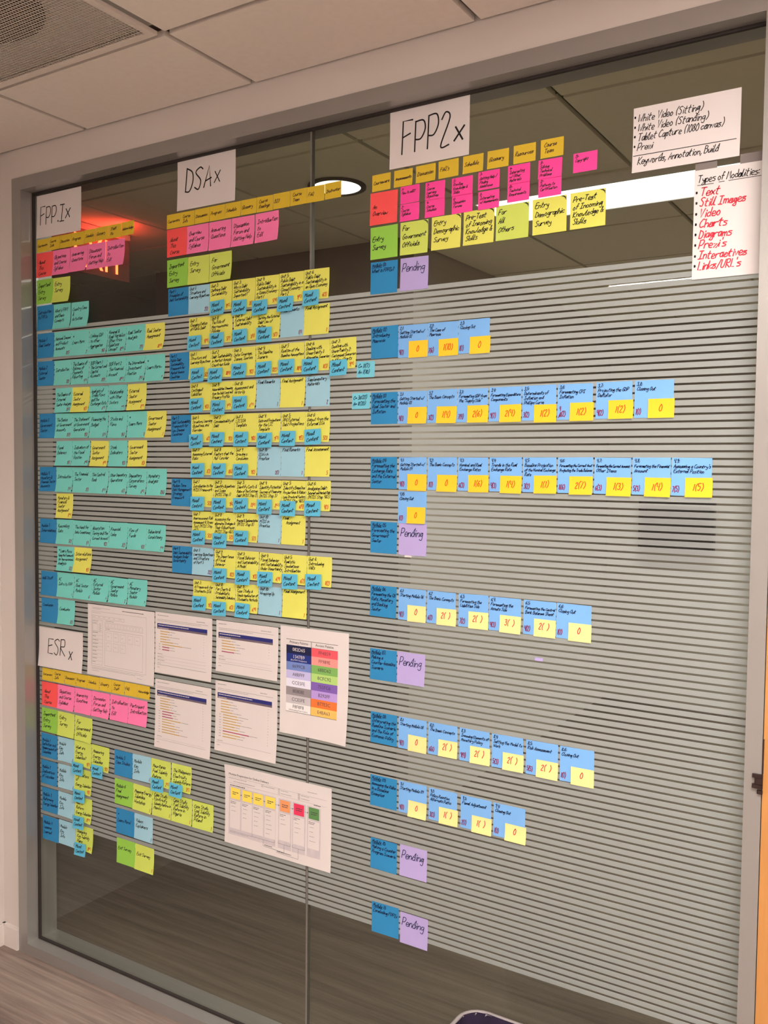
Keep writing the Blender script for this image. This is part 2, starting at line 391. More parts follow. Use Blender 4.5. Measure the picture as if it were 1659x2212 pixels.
# ================================================================== corridor fittings
troffer('corridor_light', -1490, -270, 1078, 1392, 'lamp_white', 'bright long ceiling light seen through the glass at upper right', LIGHTS['corridor_troffer'], 'c', 26, color=(1.0, 0.965, 0.895), spread=math.radians(165))
troffer('office_light', -250, 960, 2965, 3555, 'lamp_white', 'ceiling light of the space beyond the corridor', LIGHTS['office_light'], 'o', 8, color=(1.0, 0.965, 0.895), spread=math.radians(120))  # added where the glass hides it, to light the space behind the film
dl = empty('downlight', -1828, 742, CEIL); LO = (-1828, 742, CEIL)
tag(dl, 'round white recessed downlight glowing behind the glass', 'downlight')
MB().ring(-1828, 742, CEIL-4, CEIL+2, 82, 100).build('trim_ring', 'corridor_dark', dl, LO, False)
MB().cyl(-1828, 742, CEIL-2, CEIL+1, 82).build('lens', 'lamp_white', dl, LO, False)
area('lamp', (0, 0, -0.006), (0.14, 0.14), LIGHTS['corridor_downlight'], (1.0, 0.96, 0.86), parent=dl)
# exit sign, edge on to the glass, facing along the corridor
EX, EY0, EY1, EZ0, EZ1 = -2985, 552, 866, 765, 935
ex = empty('exit_sign', EX, (EY0+EY1)/2, CEIL); EO = (EX, (EY0+EY1)/2, CEIL)
tag(ex, 'glowing red exit sign hanging from the corridor ceiling behind the pink notes', 'exit sign')
MB().box(EX-5, EX+5, EY0, EY1, EZ0, EZ1).build('acrylic_plate', 'exit_acrylic', ex, EO, False)
MB().box(EX-22, EX+22, EY0+10, EY1-10, EZ1, CEIL).build('canopy', 'white_plastic', ex, EO, False)
vs, fs = font_mesh('EXIT', 176)
x0 = min(p[0] for p in vs); x1 = max(p[0] for p in vs); y0 = min(p[1] for p in vs); y1 = max(p[1] for p in vs)
def exl(p): return ((6.2)/1000.0, (EY0+30+(p[0]-x0)/(x1-x0)*(EY1-EY0-62)-EO[1])/1000.0, (EZ0+22+(p[1]-y0)/(y1-y0)*128-EO[2])/1000.0)
add('letters', [exl(p) for p in vs], fs, 'exit_letters', ex)
ld = bpy.data.lights.new('lamp', 'AREA'); ld.shape = 'RECTANGLE'; ld.size = 0.02; ld.size_y = 0.28; ld.energy = 0.7; ld.color = (1.0, 0.05, 0.03)
lo = bpy.data.objects.new('lamp', ld); COL.objects.link(lo); lo.parent = ex; lo.location = (0.05, 0, -0.10); lo.rotation_euler = (math.pi*0.86, 0, math.pi/2)
# room booking panel stuck to the far face of the glass
rp = empty('booking_panel', -478, 24, -115); RO = (-478, 24, -115)
tag(rp, 'dark square room panel mounted on the far side of the striped glass', 'wall panel')
MB().bevel_box(-553, -403, 14, 40, -166, -60, 5).build('housing', 'black_plastic', rp, RO, False)
MB().box(-548, -408, 40, 41.5, -160, -66).build('screen', 'gasket_rubber', rp, RO, False)

# ================================================================== waste bin at the foot of the glass
def bin_():
    BX, BY, ZR = -742, -172, -1196
    root = empty('waste_bin', BX, BY, FL); O = (BX, BY, FL)
    tag(root, 'grey waste bin with purple liner at the foot of the glass wall', 'waste bin')
    def prof(hx, hy, r, n=7):
        pts = []
        for cxs, cys, a0 in ((1, 1, 0), (-1, 1, 90), (-1, -1, 180), (1, -1, 270)):
            for i in range(n):
                a = math.radians(a0+90*i/(n-1)); pts.append((cxs*(hx-r)+r*math.cos(a), cys*(hy-r)+r*math.sin(a)))
        return pts
    def loft(name, m, rings, smooth=True, wob=0.0):
        vs, fs = [], []; k = len(rings[0][0])
        for pr, z in rings:
            for q, (px, py) in enumerate(pr):
                s = 1+wob*math.sin(q*2.7+z*0.13)
                vs.append(((px*s)/1000.0, (py*s)/1000.0, (z-FL)/1000.0))
        for j in range(len(rings)-1):
            for i in range(k): fs.append((j*k+i, j*k+(i+1) % k, (j+1)*k+(i+1) % k, (j+1)*k+i))
        return add(name, vs, fs, m, root, None, smooth)
    P0 = lambda d: prof(142+d, 104+d, 52+d)
    loft('body', 'bin_grey', [(prof(112, 78, 40), FL+1), (P0(-6), ZR-20), (P0(-6), ZR-12)])
    loft('rim', 'bin_grey', [(P0(-8), ZR-14), (P0(0), ZR-12), (P0(2), ZR-5), (P0(0), ZR), (P0(-5), ZR+1), (P0(-8), ZR-3), (P0(-8), ZR-14)])
    loft('liner', 'bin_liner', [(P0(-8.6), ZR-1), (P0(-10), ZR-18), (P0(-14), ZR-60), (prof(122, 86, 44), ZR-150), (prof(112, 76, 40), ZR-280), (prof(60, 40, 20), ZR-290), (prof(8, 8, 4), ZR-290)], wob=0.012)
bin_()

# ================================================================== handwriting: a single stroke alphabet, x = digit, y = letter (e = baseline)
GL = {'a': "4j1j0g1e3f4j 4j4e", 'b': "0o0e 0h2j4h3e0e", 'c': "4i2j0h1e4f", 'd': "4o4e 4h2j0h1e4f", 'e': "0g4h3j1j0g1e4e", 'f': "4n3o2m1e 0j4j",
 'g': "4j1j0g2f4h 4j4b2a0b", 'h': "0o0e 0h2j4i4e", 'i': "1j1e 1l1m", 'j': "2j2b0a 2l2m", 'k': "0o0e 4j0g4e", 'l': "1o0f2e",
 'm': "0j0e 0h2j3h3e 3h5j6h6e", 'n': "0j0e 0h2j4i4e", 'o': "2j0h1e3e4h2j", 'p': "0j0a 0i2j4h3e0f", 'q': "4j1j0g2f4h 4j4a5b", 'r': "0j0e 0h2j4j",
 's': "4j1j0i4g3e0e", 't': "2n1f3e 0k4k", 'u': "0j0f2e4h 4j4e", 'v': "0j2e4j", 'w': "0j1e3h4e6j", 'x': "0j4e 4j0e", 'y': "0j1g4h 4j4c2a0b", 'z': "0j4j0e4e",
 'A': "0e3o5e 1h5i", 'B': "0o0e 0o4n3k0k 3k5h3e0e", 'C': "5n3o0j1f3e5f", 'D': "0o0e 0o4m5i3e0e", 'E': "5o0o0e5e 0j4k", 'F': "5o0o0e 0j4k",
 'G': "5n3o0j1e4e5i3i", 'H': "0o0e 5o5e 0j5j", 'I': "0o5o 3o2e 0e5e", 'J': "4o4f2e0f", 'K': "0o0e 5o0i5e", 'L': "0o0e4e", 'M': "0e1o3h5o6e",
 'N': "0e0o4e5o", 'O': "3o0k0g2e5h5m3o", 'P': "0o0e 0o4o5l3i0i", 'Q': "3o0k0g2e5h5m3o 3g6d", 'R': "0o0e 0o4o4k0j5e", 'S': "5n3o0m4i3e0f",
 'T': "0o6o 3o3e", 'U': "0o0g2e4g5o", 'V': "0o2e5o", 'W': "0o1e3k5e7o", 'X': "0o5e 5o0e", 'Y': "0o2j5o 2j2e", 'Z': "0o5o0e5e",
 '0': "2o0k0g2e4g4l2o", '1': "1n2o1e", '2': "0m2o4m0e4e", '3': "0n3o3k1k4i3e0f", '4': "0o0j4j 4o4e", '5': "4o0o0k3k4h2e0f", '6': "4n1l0g2e4g3j0h",
 '7': "0o4o1e", '8': "2k0m2o4m2k0g2e4g2k", '9': "4l2k0m2o4n4j3e", '(': "3p1l1h2d", ')': "1p3l3h1d", '.': "0e1f0f", ',': "1f0c", ':': "0f1f 0j1j",
 '/': "0d4o", '&': "5e1m2o3m0g2e5i", '-': "0i3i", '?': "0m2o4m2i2g 2e2f", '!': "1o1g 1e1f", "'": "1o1m", '"': "0o0m 2o2m", '=': "0g4g 0i4i",
 '*': "0n4l 4n0l 2o2k", '@': "1i2i2h1h1i", '_': "0c6c"}
SHARP = set('AEFHIKLMNTVWXYZkvwxz147/=-*')
GCACHE = {}
def glyph(c):
    if c not in GCACHE:
        st = [[(int(s[i]), ord(s[i+1])-101) for i in range(0, len(s), 2)] for s in GL[c].split(' ')]
        GCACHE[c] = (st, max(p[0] for s in st for p in s))
    return GCACHE[c]
def text_width(t): return sum((3.2 if c == ' ' else glyph(c)[1]+1.7) for c in t)
def smooth_pts(pts, n):
    if len(pts) < 3 or n < 2: return pts
    out = []
    for i in range(len(pts)-1):
        p0 = pts[max(0, i-1)]; p1 = pts[i]; p2 = pts[i+1]; p3 = pts[min(len(pts)-1, i+2)]
        for k in range(n):
            t = k/n; t2 = t*t; t3 = t2*t
            out.append(tuple(0.5*(2*p1[a]+(p2[a]-p0[a])*t+(2*p0[a]-5*p1[a]+4*p2[a]-p3[a])*t2+(3*p1[a]-p0[a]-3*p2[a]+p3[a])*t3) for a in (0, 1)))
    out.append(pts[-1])
    return out
class Pen:
    """collects ink ribbons in sheet coordinates (u right, v down, mm) and lays them on a curved sheet"""
    def __init__(s): s.v = []; s.f = []
    def line(s, pts, w):
        n = len(pts)
        if n < 2: return
        b = len(s.v)
        for i, p in enumerate(pts):
            a = pts[max(0, i-1)]; c = pts[min(n-1, i+1)]
            dx, dy = c[0]-a[0], c[1]-a[1]; L = math.hypot(dx, dy) or 1.0
            nx, ny = -dy/L*w/2, dx/L*w/2
            ex, ey = (0, 0)
            if i == 0: ex, ey = -dx/L*w*0.4, -dy/L*w*0.4
            if i == n-1: ex, ey = dx/L*w*0.4, dy/L*w*0.4
            s.v += [(p[0]+nx+ex, p[1]+ny+ey), (p[0]-nx+ex, p[1]-ny+ey)]
        for i in range(n-1): s.f.append((b+2*i, b+2*i+1, b+2*i+3, b+2*i+2))
    def rect(s, u0, v0, u1, v1, du=0):
        b = len(s.v); s.v += [(u0, v0), (u1, v0), (u1, v1), (u0, v1)]; s.f.append((b, b+3, b+2, b+1))
    def grid(s, u0, v0, u1, v1, n=4):
        for i in range(n):
            for j in range(n):
                s.rect(u0+(u1-u0)*i/n, v0+(v1-v0)*j/n, u0+(u1-u0)*(i+1)/n, v0+(v1-v0)*(j+1)/n)
    def frame(s, u0, v0, u1, v1, w):
        k = 6
        for (a, b) in (((u0, v0), (u1, v0)), ((u1, v0), (u1, v1)), ((u1, v1), (u0, v1)), ((u0, v1), (u0, v0))):
            s.line([(a[0]+(b[0]-a[0])*i/k, a[1]+(b[1]-a[1])*i/k) for i in range(k+1)], w)
    def rule(s, u0, v0, u1, v1, w, k=8):
        s.line([(u0+(u1-u0)*i/k, v0+(v1-v0)*i/k) for i in range(k+1)], w)
    def text(s, t, u, v, cap, w, xs=0.82, slant=0.22, jit=0.5, drift=0.0):
        """u, v = left end of the baseline"""
        k = cap/10.0; x = 0.0; n = 2 if cap < 13 else (3 if cap < 20 else 6); last = None
        for c in t:
            if c == ' ': x += 3.2; last = None; continue
            st, gw = glyph(c); dy = random.uniform(-jit, jit)*0.9; sc = random.uniform(0.93, 1.07)
            for pi, poly in enumerate(st):
                pts = []
                for (px, py) in poly:
                    px += random.uniform(-jit, jit)*0.35; py = py*sc+dy+random.uniform(-jit, jit)*0.35
                    pts.append((u+(x+px+py*slant)*k*xs, v-py*k-drift*x*k*xs))
                if pi == 0 and last and c.islower() and cap < 30 and random.random() < 0.65: s.line([last, pts[0]], w*0.8)
                if pi == len(st)-1: endp = pts[-1]
                s.line(smooth_pts(pts, 1 if (c in SHARP and cap >= 13) or len(pts) < 3 else n), w)
            last = endp if c.islower() and c not in 'ijtx' else None
            x += gw+1.7
        return x*k*xs
    def printed(s, t, u, v, size, align='CENTER'):
        vs, fs = font_mesh(t, size, align); b = len(s.v)
        s.v += [(u+p[0], v-p[1]) for p in vs]; s.f += [tuple(b+i for i in f) for f in fs]
    def lay(s, name, material, parent, surf, lift=0.25):
        vs = []
        for (u, v) in s.v:
            x, y, z = surf(u, v); vs.append((x/1000.0, (y-lift)/1000.0, z/1000.0))
        o = add(name, vs, s.f, material, parent)
        if name in ('printed_lines', 'printed_text', 'printed_headings', 'header_print'): o['kind'] = 'stuff'     # print too fine to pick apart
        return o

# ================================================================== paper: curved sheets on the glass
def make_sheet(name, x, z, w, h, off, curl, material, corner=0.0, rot=0.0, top=0.0, nx=4, ny=7, start=0.28, dz=0.0):
    """sheet hanging from its top edge; curl = how far (mm) the bottom edge stands off the glass"""
    cr, sr = math.cos(rot), math.sin(rot)
    def surf(u, v):
        t = max(0.0, (v/h-start)/(1-start)); lift = curl*t*t
        a = max(0.0, u/w-0.45)/0.55
        lift += corner*a*a*t*t+top*max(0.0, 1-v/h/0.25)**2*max(0.0, 1-u/w/0.3)**2
        uu = u; vv = v-0.012*curl*t*t*2
        return (uu*cr+vv*sr, -off-lift, uu*sr-vv*cr+dz*u/w)
    vs, fs = [], []
    for side in (0, 1):
        for j in range(ny+1):
            for i in range(nx+1):
                p = surf(w*i/nx, h*j/ny); vs.append((p[0]/1000.0, (p[1]+0.16*side)/1000.0, p[2]/1000.0))
    k = (nx+1)*(ny+1); R = nx+1
    for j in range(ny):
        for i in range(nx):
            a = j*R+i; fs.append((a, a+R, a+R+1, a+1)); fs.append((k+a, k+a+1, k+a+R+1, k+a+R))
    rim = [i for i in range(nx)]+[j*R+nx for j in range(ny)]+[ny*R+i for i in range(nx, 0, -1)]+[j*R for j in range(ny, 0, -1)]
    b = len(vs); q = len(rim); vs += [vs[i] for i in rim]+[vs[k+i] for i in rim]
    fs += [(b+i, b+(i+1) % q, b+q+(i+1) % q, b+q+i) for i in range(q)]
    o = add(name, vs, fs, material, None, P(x, 0, z), True)
    o.data.materials[0] = MATS[material]
    for poly in o.data.polygons:
        if poly.index >= 2*nx*ny: poly.use_smooth = False
    return o, surf
NAMES = {'orange': 'small orange', 'red': 'coral red', 'pink': 'pink', 'green': 'green', 'lime': 'lime yellow', 'yellow': 'yellow', 'navy': 'dark blue', 'teal': 'teal',
 'sky': 'light blue', 'ice': 'pale blue', 'violet': 'violet', 'magenta': 'small magenta', 'blue': 'small blue', 'iceblue': 'small pale blue', 'gold': 'small gold', 'pale': 'small pale yellow'}

NOTES = [
('orange', 'S', -2437.7, 690.4, 52.8, 39, 'Courseware', '', 'under the FPP.1x sheet'),
('orange', 'S', -2384.0, 691.1, 51.8, 39, 'Course|Info', '', 'under the FPP.1x sheet'),
('orange', 'S', -2331.4, 691.7, 54.5, 39, 'Discussion', '', 'under the FPP.1x sheet'),
('orange', 'S', -2276.1, 692.4, 56.2, 39, 'Progress', '', 'under the FPP.1x sheet'),
('orange', 'S', -2219.1, 693.2, 48.4, 39, 'Schedule', '', 'under the FPP.1x sheet'),
('orange', 'S', -2170.0, 693.8, 55.1, 39, 'Glossary', '', 'under the FPP.1x sheet'),
('orange', 'S', -2114.1, 694.5, 52.5, 39, 'Staff|Bio', '', 'under the FPP.1x sheet'),
('orange', 'S', -2060.8, 695.1, 51.4, 39, 'Acknowledge', '', 'under the FPP.1x sheet'),
('red', 'L', -2440.2, 649.7, 77.2, 75.5, 'About|This|Course', '', 'in the FPP.1x pink row'),
('pink', 'L', -2362.2, 649.7, 79.2, 75.5, 'Objectives|and Course|Syllabus', '', 'in the FPP.1x pink row'),
('pink', 'L', -2282.2, 649.7, 76.8, 75.5, 'Answering|Questions', '', 'in the FPP.1x pink row'),
('pink', 'L', -2204.7, 649.8, 77.8, 75.5, 'Discussion|Forum and|Getting Help', '', 'in the FPP.1x pink row'),
('pink', 'L', -2126.0, 649.8, 78.7, 75.5, 'Introduction|to|EdX', '', 'in the FPP.1x pink row'),
('green', 'L', -2440.2, 567.6, 77.1, 75.5, 'Important|Entry|Survey', '', 'below the FPP.1x pink row'),
('lime', 'L', -2362.3, 566.6, 80.3, 75.5, 'Entry|Survey', '', 'below the FPP.1x pink row'),
('navy', 'L', -2440.4, 487.8, 79.1, 75.5, 'Introduction|to FPP.1x', '', 'in the FPP.1x introduction row'),
('teal', 'L', -2360.5, 486.7, 80.3, 75.5, "What's FPP?|and Basic|Concepts", '', 'in the FPP.1x introduction row'),
('teal', 'L', -2279.3, 485.5, 77.7, 75.5, 'Country Case|&|Activities', '', 'in the FPP.1x introduction row'),
('navy', 'L', -2438.7, 402.3, 79.0, 75.5, 'Module 1|Real Sector', '', 'in the FPP.1x Module 1 row'),
('teal', 'L', -2358.9, 401.7, 78.1, 75.5, 'National Income|and Product|Accounts', '12(5)', 'in the FPP.1x Module 1 row'),
('teal', 'L', -2280.0, 401.0, 79.0, 75.5, '*|Learn More', '2', 'in the FPP.1x Module 1 row'),
('teal', 'L', -2200.2, 400.3, 78.4, 75.5, 'Linking GDP|to other|Aggregates', '9(6)', 'in the FPP.1x Module 1 row'),
('teal', 'L', -2121.0, 399.6, 78.1, 75.5, 'Nominal &|Real Variables|Other Price|Relations|Concept', '10(5)', 'in the FPP.1x Module 1 row'),
('teal', 'L', -2042.1, 399.0, 77.1, 75.5, 'Real Sector|Analysis', '7(5)', 'in the FPP.1x Module 1 row'),
('yellow', 'L', -1964.1, 398.3, 76.0, 75.5, 'Real Sector|Assignment', '10(9)', 'in the FPP.1x Module 1 row'),
('navy', 'L', -2439.9, 316.8, 80.0, 75.5, 'Module 2|External|Sector', '', 'in the FPP.1x Module 2 row'),
('teal', 'L', -2359.1, 315.7, 77.4, 75.5, 'Introduction', '3(2)', 'in the FPP.1x Module 2 row'),
('teal', 'L', -2280.9, 314.7, 79.2, 75.5, 'The Basics of|Balance of|Payments|Reporting', '4(7)', 'in the FPP.1x Module 2 row'),
('teal', 'L', -2200.9, 313.6, 78.5, 75.5, 'BOP Part 1|The Current and|Capital|Accounts', '11(9)', 'in the FPP.1x Module 2 row'),
('teal', 'L', -2121.6, 312.6, 78.2, 75.5, 'BOP Part 2|The Financial|Account', '10(5)', 'in the FPP.1x Module 2 row'),
('teal', 'L', -2042.6, 311.5, 77.3, 75.5, 'The International|Investment|Position', '7(5)', 'in the FPP.1x Module 2 row'),
('teal', 'L', -1964.5, 310.5, 76.8, 75.5, '*|Learn More...', '2', 'in the FPP.1x Module 2 row'),
('teal', 'L', -2356.0, 231.2, 77.6, 75.5, 'The Basics of|External|Sector Analysis', '13(6)', 'below the FPP.1x Module 2 row'),
('yellow', 'L', -2277.6, 231.2, 79.0, 75.5, 'External|Sector|Assignment', '4(3)', 'below the FPP.1x Module 2 row'),
('teal', 'L', -2197.8, 231.2, 78.8, 75.5, 'Analysis of|Trade Flows|and the|Exchange Rate', '6(3)', 'below the FPP.1x Module 2 row'),
('teal', 'L', -2118.2, 231.2, 79.8, 75.5, 'Relationship|with Other|Sectors', '2(1)', 'below the FPP.1x Module 2 row'),
('yellow', 'L', -2037.7, 231.2, 76.5, 75.5, 'External|Sector|Assignment', '8(2)', 'below the FPP.1x Module 2 row'),
('navy', 'L', -2433.3, 155.0, 76.1, 75.5, 'Module 3|Government|Sector', '', 'in the FPP.1x Module 3 row'),
('teal', 'L', -2356.5, 154.5, 78.3, 75.5, 'The Basics|of Government|Accounts', '15(9)', 'in the FPP.1x Module 3 row'),
('teal', 'L', -2277.3, 153.9, 78.0, 75.5, 'The Statement|of Government|Operations', '9(3)', 'in the FPP.1x Module 3 row'),
('teal', 'L', -2198.5, 153.4, 80.1, 75.5, 'Financing the|Budget', '5(3)', 'in the FPP.1x Module 3 row'),
('teal', 'L', -2117.6, 152.9, 78.1, 75.5, 'Stocks and|Flows', '9(6)', 'in the FPP.1x Module 3 row'),
('teal', 'L', -2038.7, 152.4, 78.1, 75.5, '*|Learn More', '3', 'in the FPP.1x Module 3 row'),
('yellow', 'L', -1959.8, 151.9, 76.9, 75.5, 'Government|Sector|Assignment', '1', 'in the FPP.1x Module 3 row'),
('teal', 'L', -2353.8, 69.6, 75.6, 75.5, 'Fiscal|Balances', '9(1)', 'below the FPP.1x Module 3 row'),
('teal', 'L', -2277.4, 69.6, 80.6, 75.5, 'Indicators of|the Fiscal|Position', '8(4)', 'below the FPP.1x Module 3 row'),
('yellow', 'L', -2195.9, 69.6, 77.5, 75.5, 'Government|Sector|Assignment', '4(2)', 'below the FPP.1x Module 3 row'),
('teal', 'L', -2117.6, 69.6, 80.2, 75.5, 'Stock|Indicators', '4(3)', 'below the FPP.1x Module 3 row'),
('yellow', 'L', -2036.7, 69.5, 76.9, 75.5, 'Government|Sector|Assignment', '1(3)', 'below the FPP.1x Module 3 row'),
('navy', 'L', -2433.5, -10.2, 78.9, 75.5, 'Module 4|Monetary &|Financial Sector|Accounts', '', 'in the FPP.1x Module 4 row'),
('teal', 'L', -2353.9, -10.5, 76.1, 75.5, 'Introduction', '3(1)', 'in the FPP.1x Module 4 row'),
('teal', 'L', -2276.9, -10.7, 78.2, 75.5, 'The Financial|Sector', '2(1)', 'in the FPP.1x Module 4 row'),
('teal', 'L', -2197.9, -10.9, 78.9, 75.5, 'The Central|Bank', '8(3)', 'in the FPP.1x Module 4 row'),
('teal', 'L', -2118.2, -11.2, 78.4, 75.5, 'Other Depository|Operations', '6(1)', 'in the FPP.1x Module 4 row'),
('teal', 'L', -2039.0, -11.4, 77.8, 75.5, 'Depository|Corporations|Survey', '6(5)', 'in the FPP.1x Module 4 row'),
('teal', 'L', -1960.4, -11.6, 79.0, 75.5, 'Monetary|Analysis', '12(6)', 'in the FPP.1x Module 4 row'),
('yellow', 'L', -2354.8, -90.9, 77.1, 75.5, 'Monetary &|Financial|Sector|Assignment', '8(3)', 'below the FPP.1x Module 4 row'),
('navy', 'L', -2433.4, -171.3, 78.2, 75.5, 'Module 5|Interrelations', '', 'in the FPP.1x Module 5 row'),
('teal', 'L', -2354.5, -171.1, 77.8, 75.5, 'Reconciling|Data', '5(1)', 'in the FPP.1x Module 5 row'),
('teal', 'L', -2275.8, -171.0, 77.8, 75.5, 'The Need for|Data Consistency', '1(1)', 'in the FPP.1x Module 5 row'),
('teal', 'L', -2197.2, -170.9, 79.1, 75.5, 'Absorption|Saving and the|Current Account', '4(2)', 'in the FPP.1x Module 5 row'),
('teal', 'L', -2117.4, -170.8, 76.6, 75.5, 'Financial|Links', '3(2)', 'in the FPP.1x Module 5 row'),
('teal', 'L', -2039.9, -170.7, 77.1, 75.5, 'Flow of|Funds', '4(3)', 'in the FPP.1x Module 5 row'),
('teal', 'L', -1962.0, -170.6, 75.8, 75.5, 'Behavioral|Consistency', '3(1)', 'in the FPP.1x Module 5 row'),
('teal', 'L', -2353.2, -254.1, 78.5, 75.5, '* Learn More:|Using the Framework|for Macroeconomic|Analysis', '5(2)', 'below the FPP.1x Module 5 row'),
('yellow', 'L', -2273.9, -253.1, 78.3, 75.5, 'Interrelations|Assignment', '4(1)', 'below the FPP.1x Module 5 row'),
('navy', 'L', -2431.1, -335.7, 77.2, 75.5, 'Add. Stuff', '', 'in the FPP.1x Add Stuff row'),
('teal', 'L', -2353.1, -335.0, 79.0, 75.5, 'AC|Intro to FPP', '1', 'in the FPP.1x Add Stuff row'),
('teal', 'L', -2273.3, -334.3, 77.9, 75.5, 'AC|Real Sector|Module', '6', 'in the FPP.1x Add Stuff row'),
('teal', 'L', -2194.5, -333.7, 75.2, 75.5, 'AC|External|Sector|Module', '6', 'in the FPP.1x Add Stuff row'),
('teal', 'L', -2118.5, -333.0, 78.8, 75.5, 'AC|Government|Sector|Module', '2', 'in the FPP.1x Add Stuff row'),
('teal', 'L', -2038.9, -332.4, 78.2, 75.5, 'AC|Monetary|Sector|Module', '2', 'in the FPP.1x Add Stuff row'),
('navy', 'L', -2430.2, -420.4, 78.2, 75.5, 'Conclusion', '', 'in the bottom FPP.1x row'),
('teal', 'L', -2351.3, -419.3, 78.3, 75.5, 'Conclusion', '2(1)', 'in the bottom FPP.1x row'),
('orange', 'S', -2430.0, -643.0, 51.3, 39, 'Courseware', '', 'under the ESRx sheet'),
('orange', 'S', -2377.9, -642.6, 54.0, 39, 'Course|Info', '', 'under the ESRx sheet'),
('orange', 'S', -2323.1, -642.1, 51.6, 39, 'Discussion', '', 'under the ESRx sheet'),
('orange', 'S', -2270.6, -641.6, 51.5, 39, 'Progress', '', 'under the ESRx sheet'),
('orange', 'S', -2218.4, -641.2, 53.7, 39, 'Schedule', '', 'under the ESRx sheet'),
('orange', 'S', -2163.9, -640.7, 52.8, 39, 'Glossary', '', 'under the ESRx sheet'),
('orange', 'S', -2110.3, -640.2, 53.1, 39, 'Course|Staff', '', 'under the ESRx sheet'),
('orange', 'S', -2056.5, -639.7, 53.5, 39, 'FAQ', '', 'under the ESRx sheet'),
('orange', 'S', -2002.2, -639.3, 50.6, 39, 'Acknowledge', '', 'under the ESRx sheet'),
('red', 'L', -2432.6, -687.5, 76.6, 75.5, 'About|This|Course', '', 'in the ESRx pink row'),
('pink', 'L', -2355.3, -686.8, 78.3, 75.5, 'Objectives|and Course|Syllabus', '', 'in the ESRx pink row'),
('pink', 'L', -2276.2, -686.2, 77.6, 75.5, 'Answering|Questions', '', 'in the ESRx pink row'),
('pink', 'L', -2197.8, -685.5, 79.1, 75.5, 'Discussion|Forum and|Getting Help', '', 'in the ESRx pink row'),
('pink', 'L', -2117.8, -684.9, 77.9, 75.5, 'Introduction|to|EdX', '', 'in the ESRx pink row'),
('pink', 'L', -2039.1, -684.2, 78.0, 75.5, 'Participant|Introduction', '', 'in the ESRx pink row'),
('green', 'L', -2433.7, -770.9, 76.7, 75.5, 'Important|Entry|Survey', '', 'below the ESRx pink row'),
('lime', 'L', -2356.3, -771.4, 79.9, 75.5, 'Entry|Survey', '', 'below the ESRx pink row'),
('lime', 'L', -2275.6, -772.0, 78.7, 75.5, 'For|Government|Officials', '', 'below the ESRx pink row'),
('navy', 'L', -2438.0, -852.4, 80.2, 75.5, 'Module 1|Definition and|Measurement of|Subsidies', '', 'in the ESRx Module 1 row'),
('ice', 'L', -2357.0, -851.4, 77.0, 75.5, 'Module|Key|Info', '1', 'in the ESRx Module 1 row'),
('lime', 'L', -2279.2, -850.4, 78.5, 75.5, 'What are|Energy|Subsidies?', '4(2)', 'in the ESRx Module 1 row'),
('lime', 'L', -2199.8, -849.4, 77.0, 75.5, 'Measuring|Energy|Subsidies', '9(1)', 'in the ESRx Module 1 row'),
('navy', 'L', -2439.1, -938.5, 81.5, 75.5, 'Module 2|Implications|of Subsidies', '', 'in the ESRx Module 2 row'),
('ice', 'L', -2356.9, -937.1, 76.9, 75.5, 'Module|Key|Info', '1', 'in the ESRx Module 2 row'),
('lime', 'L', -2279.2, -935.8, 77.8, 75.5, 'Implications|of|Energy Subsidies', '4(1)', 'in the ESRx Module 2 row'),
('navy', 'L', -2436.2, -1027.4, 78.6, 75.5, 'Module 3|Reforming|Energy Subsidies', '', 'in the ESRx Module 3 row'),
('ice', 'L', -2356.8, -1025.4, 77.0, 75.5, 'Module|Key|Info', '1', 'in the ESRx Module 3 row'),
('lime', 'L', -2279.0, -1023.5, 77.9, 75.5, 'How to|Reform|Energy Subsidies', '10(3)', 'in the ESRx Module 3 row'),
('navy', 'L', -2434.0, -1118.2, 78.7, 75.5, 'Module 4|Lessons|Learned', '', 'in the ESRx Module 4 row'),
('ice', 'L', -2354.5, -1115.3, 78.8, 75.5, 'Module|Key|Info', '1', 'in the ESRx Module 4 row'),
('lime', 'L', -2274.9, -1112.4, 79.6, 75.5, 'Designing|Key Subsidy|Plans', '10(5)', 'in the ESRx Module 4 row'),
('navy', 'L', -2100.7, -848.3, 76.6, 75.5, 'Module 5|Case Studies', '', 'in the ESRx Module 5 row'),
('ice', 'L', -2023.3, -847.5, 76.6, 75.5, 'Module|Key|Info', '1', 'in the ESRx Module 5 row'),
('lime', 'L', -1945.9, -846.7, 80.6, 75.5, 'Mauritania:|Fuel Subsidy|Reform', '2(1)', 'in the ESRx Module 5 row'),
('lime', 'L', -1864.5, -845.9, 76.8, 75.5, 'The Philippines:|Electricity|Subsidy Reform', '5(5)', 'in the ESRx Module 5 row'),
('green', 'L', -2099.7, -935.2, 78.4, 75.5, 'Module 6|Final|Assignment', '', 'in the ESRx Module 6 row'),
('lime', 'L', -2020.5, -935.9, 78.1, 75.5, 'Mapping Energy|Subsidies|Workshop', '1', 'in the ESRx Module 6 row'),
('lime', 'L', -1941.5, -936.7, 76.6, 75.5, 'Case Study|Electricity|Subsidy Reform in|Mexico', '1', 'in the ESRx Module 6 row'),
('lime', 'L', -1864.1, -937.4, 79.4, 75.5, 'Case Study|Fuel Subsidy|Reform in|Nigeria', '1', 'in the ESRx Module 6 row'),
('lime', 'L', -1784.0, -938.1, 79.7, 75.5, 'Case Study|Coal Subsidy|Reform in|Poland', '1', 'in the ESRx Module 6 row'),
('navy', 'L', -2094.3, -1023.0, 77.0, 75.5, '*|Learn More!', '', 'below the ESRx Module 6 row'),
('ice', 'L', -2016.4, -1023.2, 76.2, 75.5, 'Videos|Explainers', '1', 'below the ESRx Module 6 row'),
('green', 'L', -2092.3, -1113.6, 78.1, 75.5, 'Exit Survey', '', 'at the bottom of ESRx notes'),
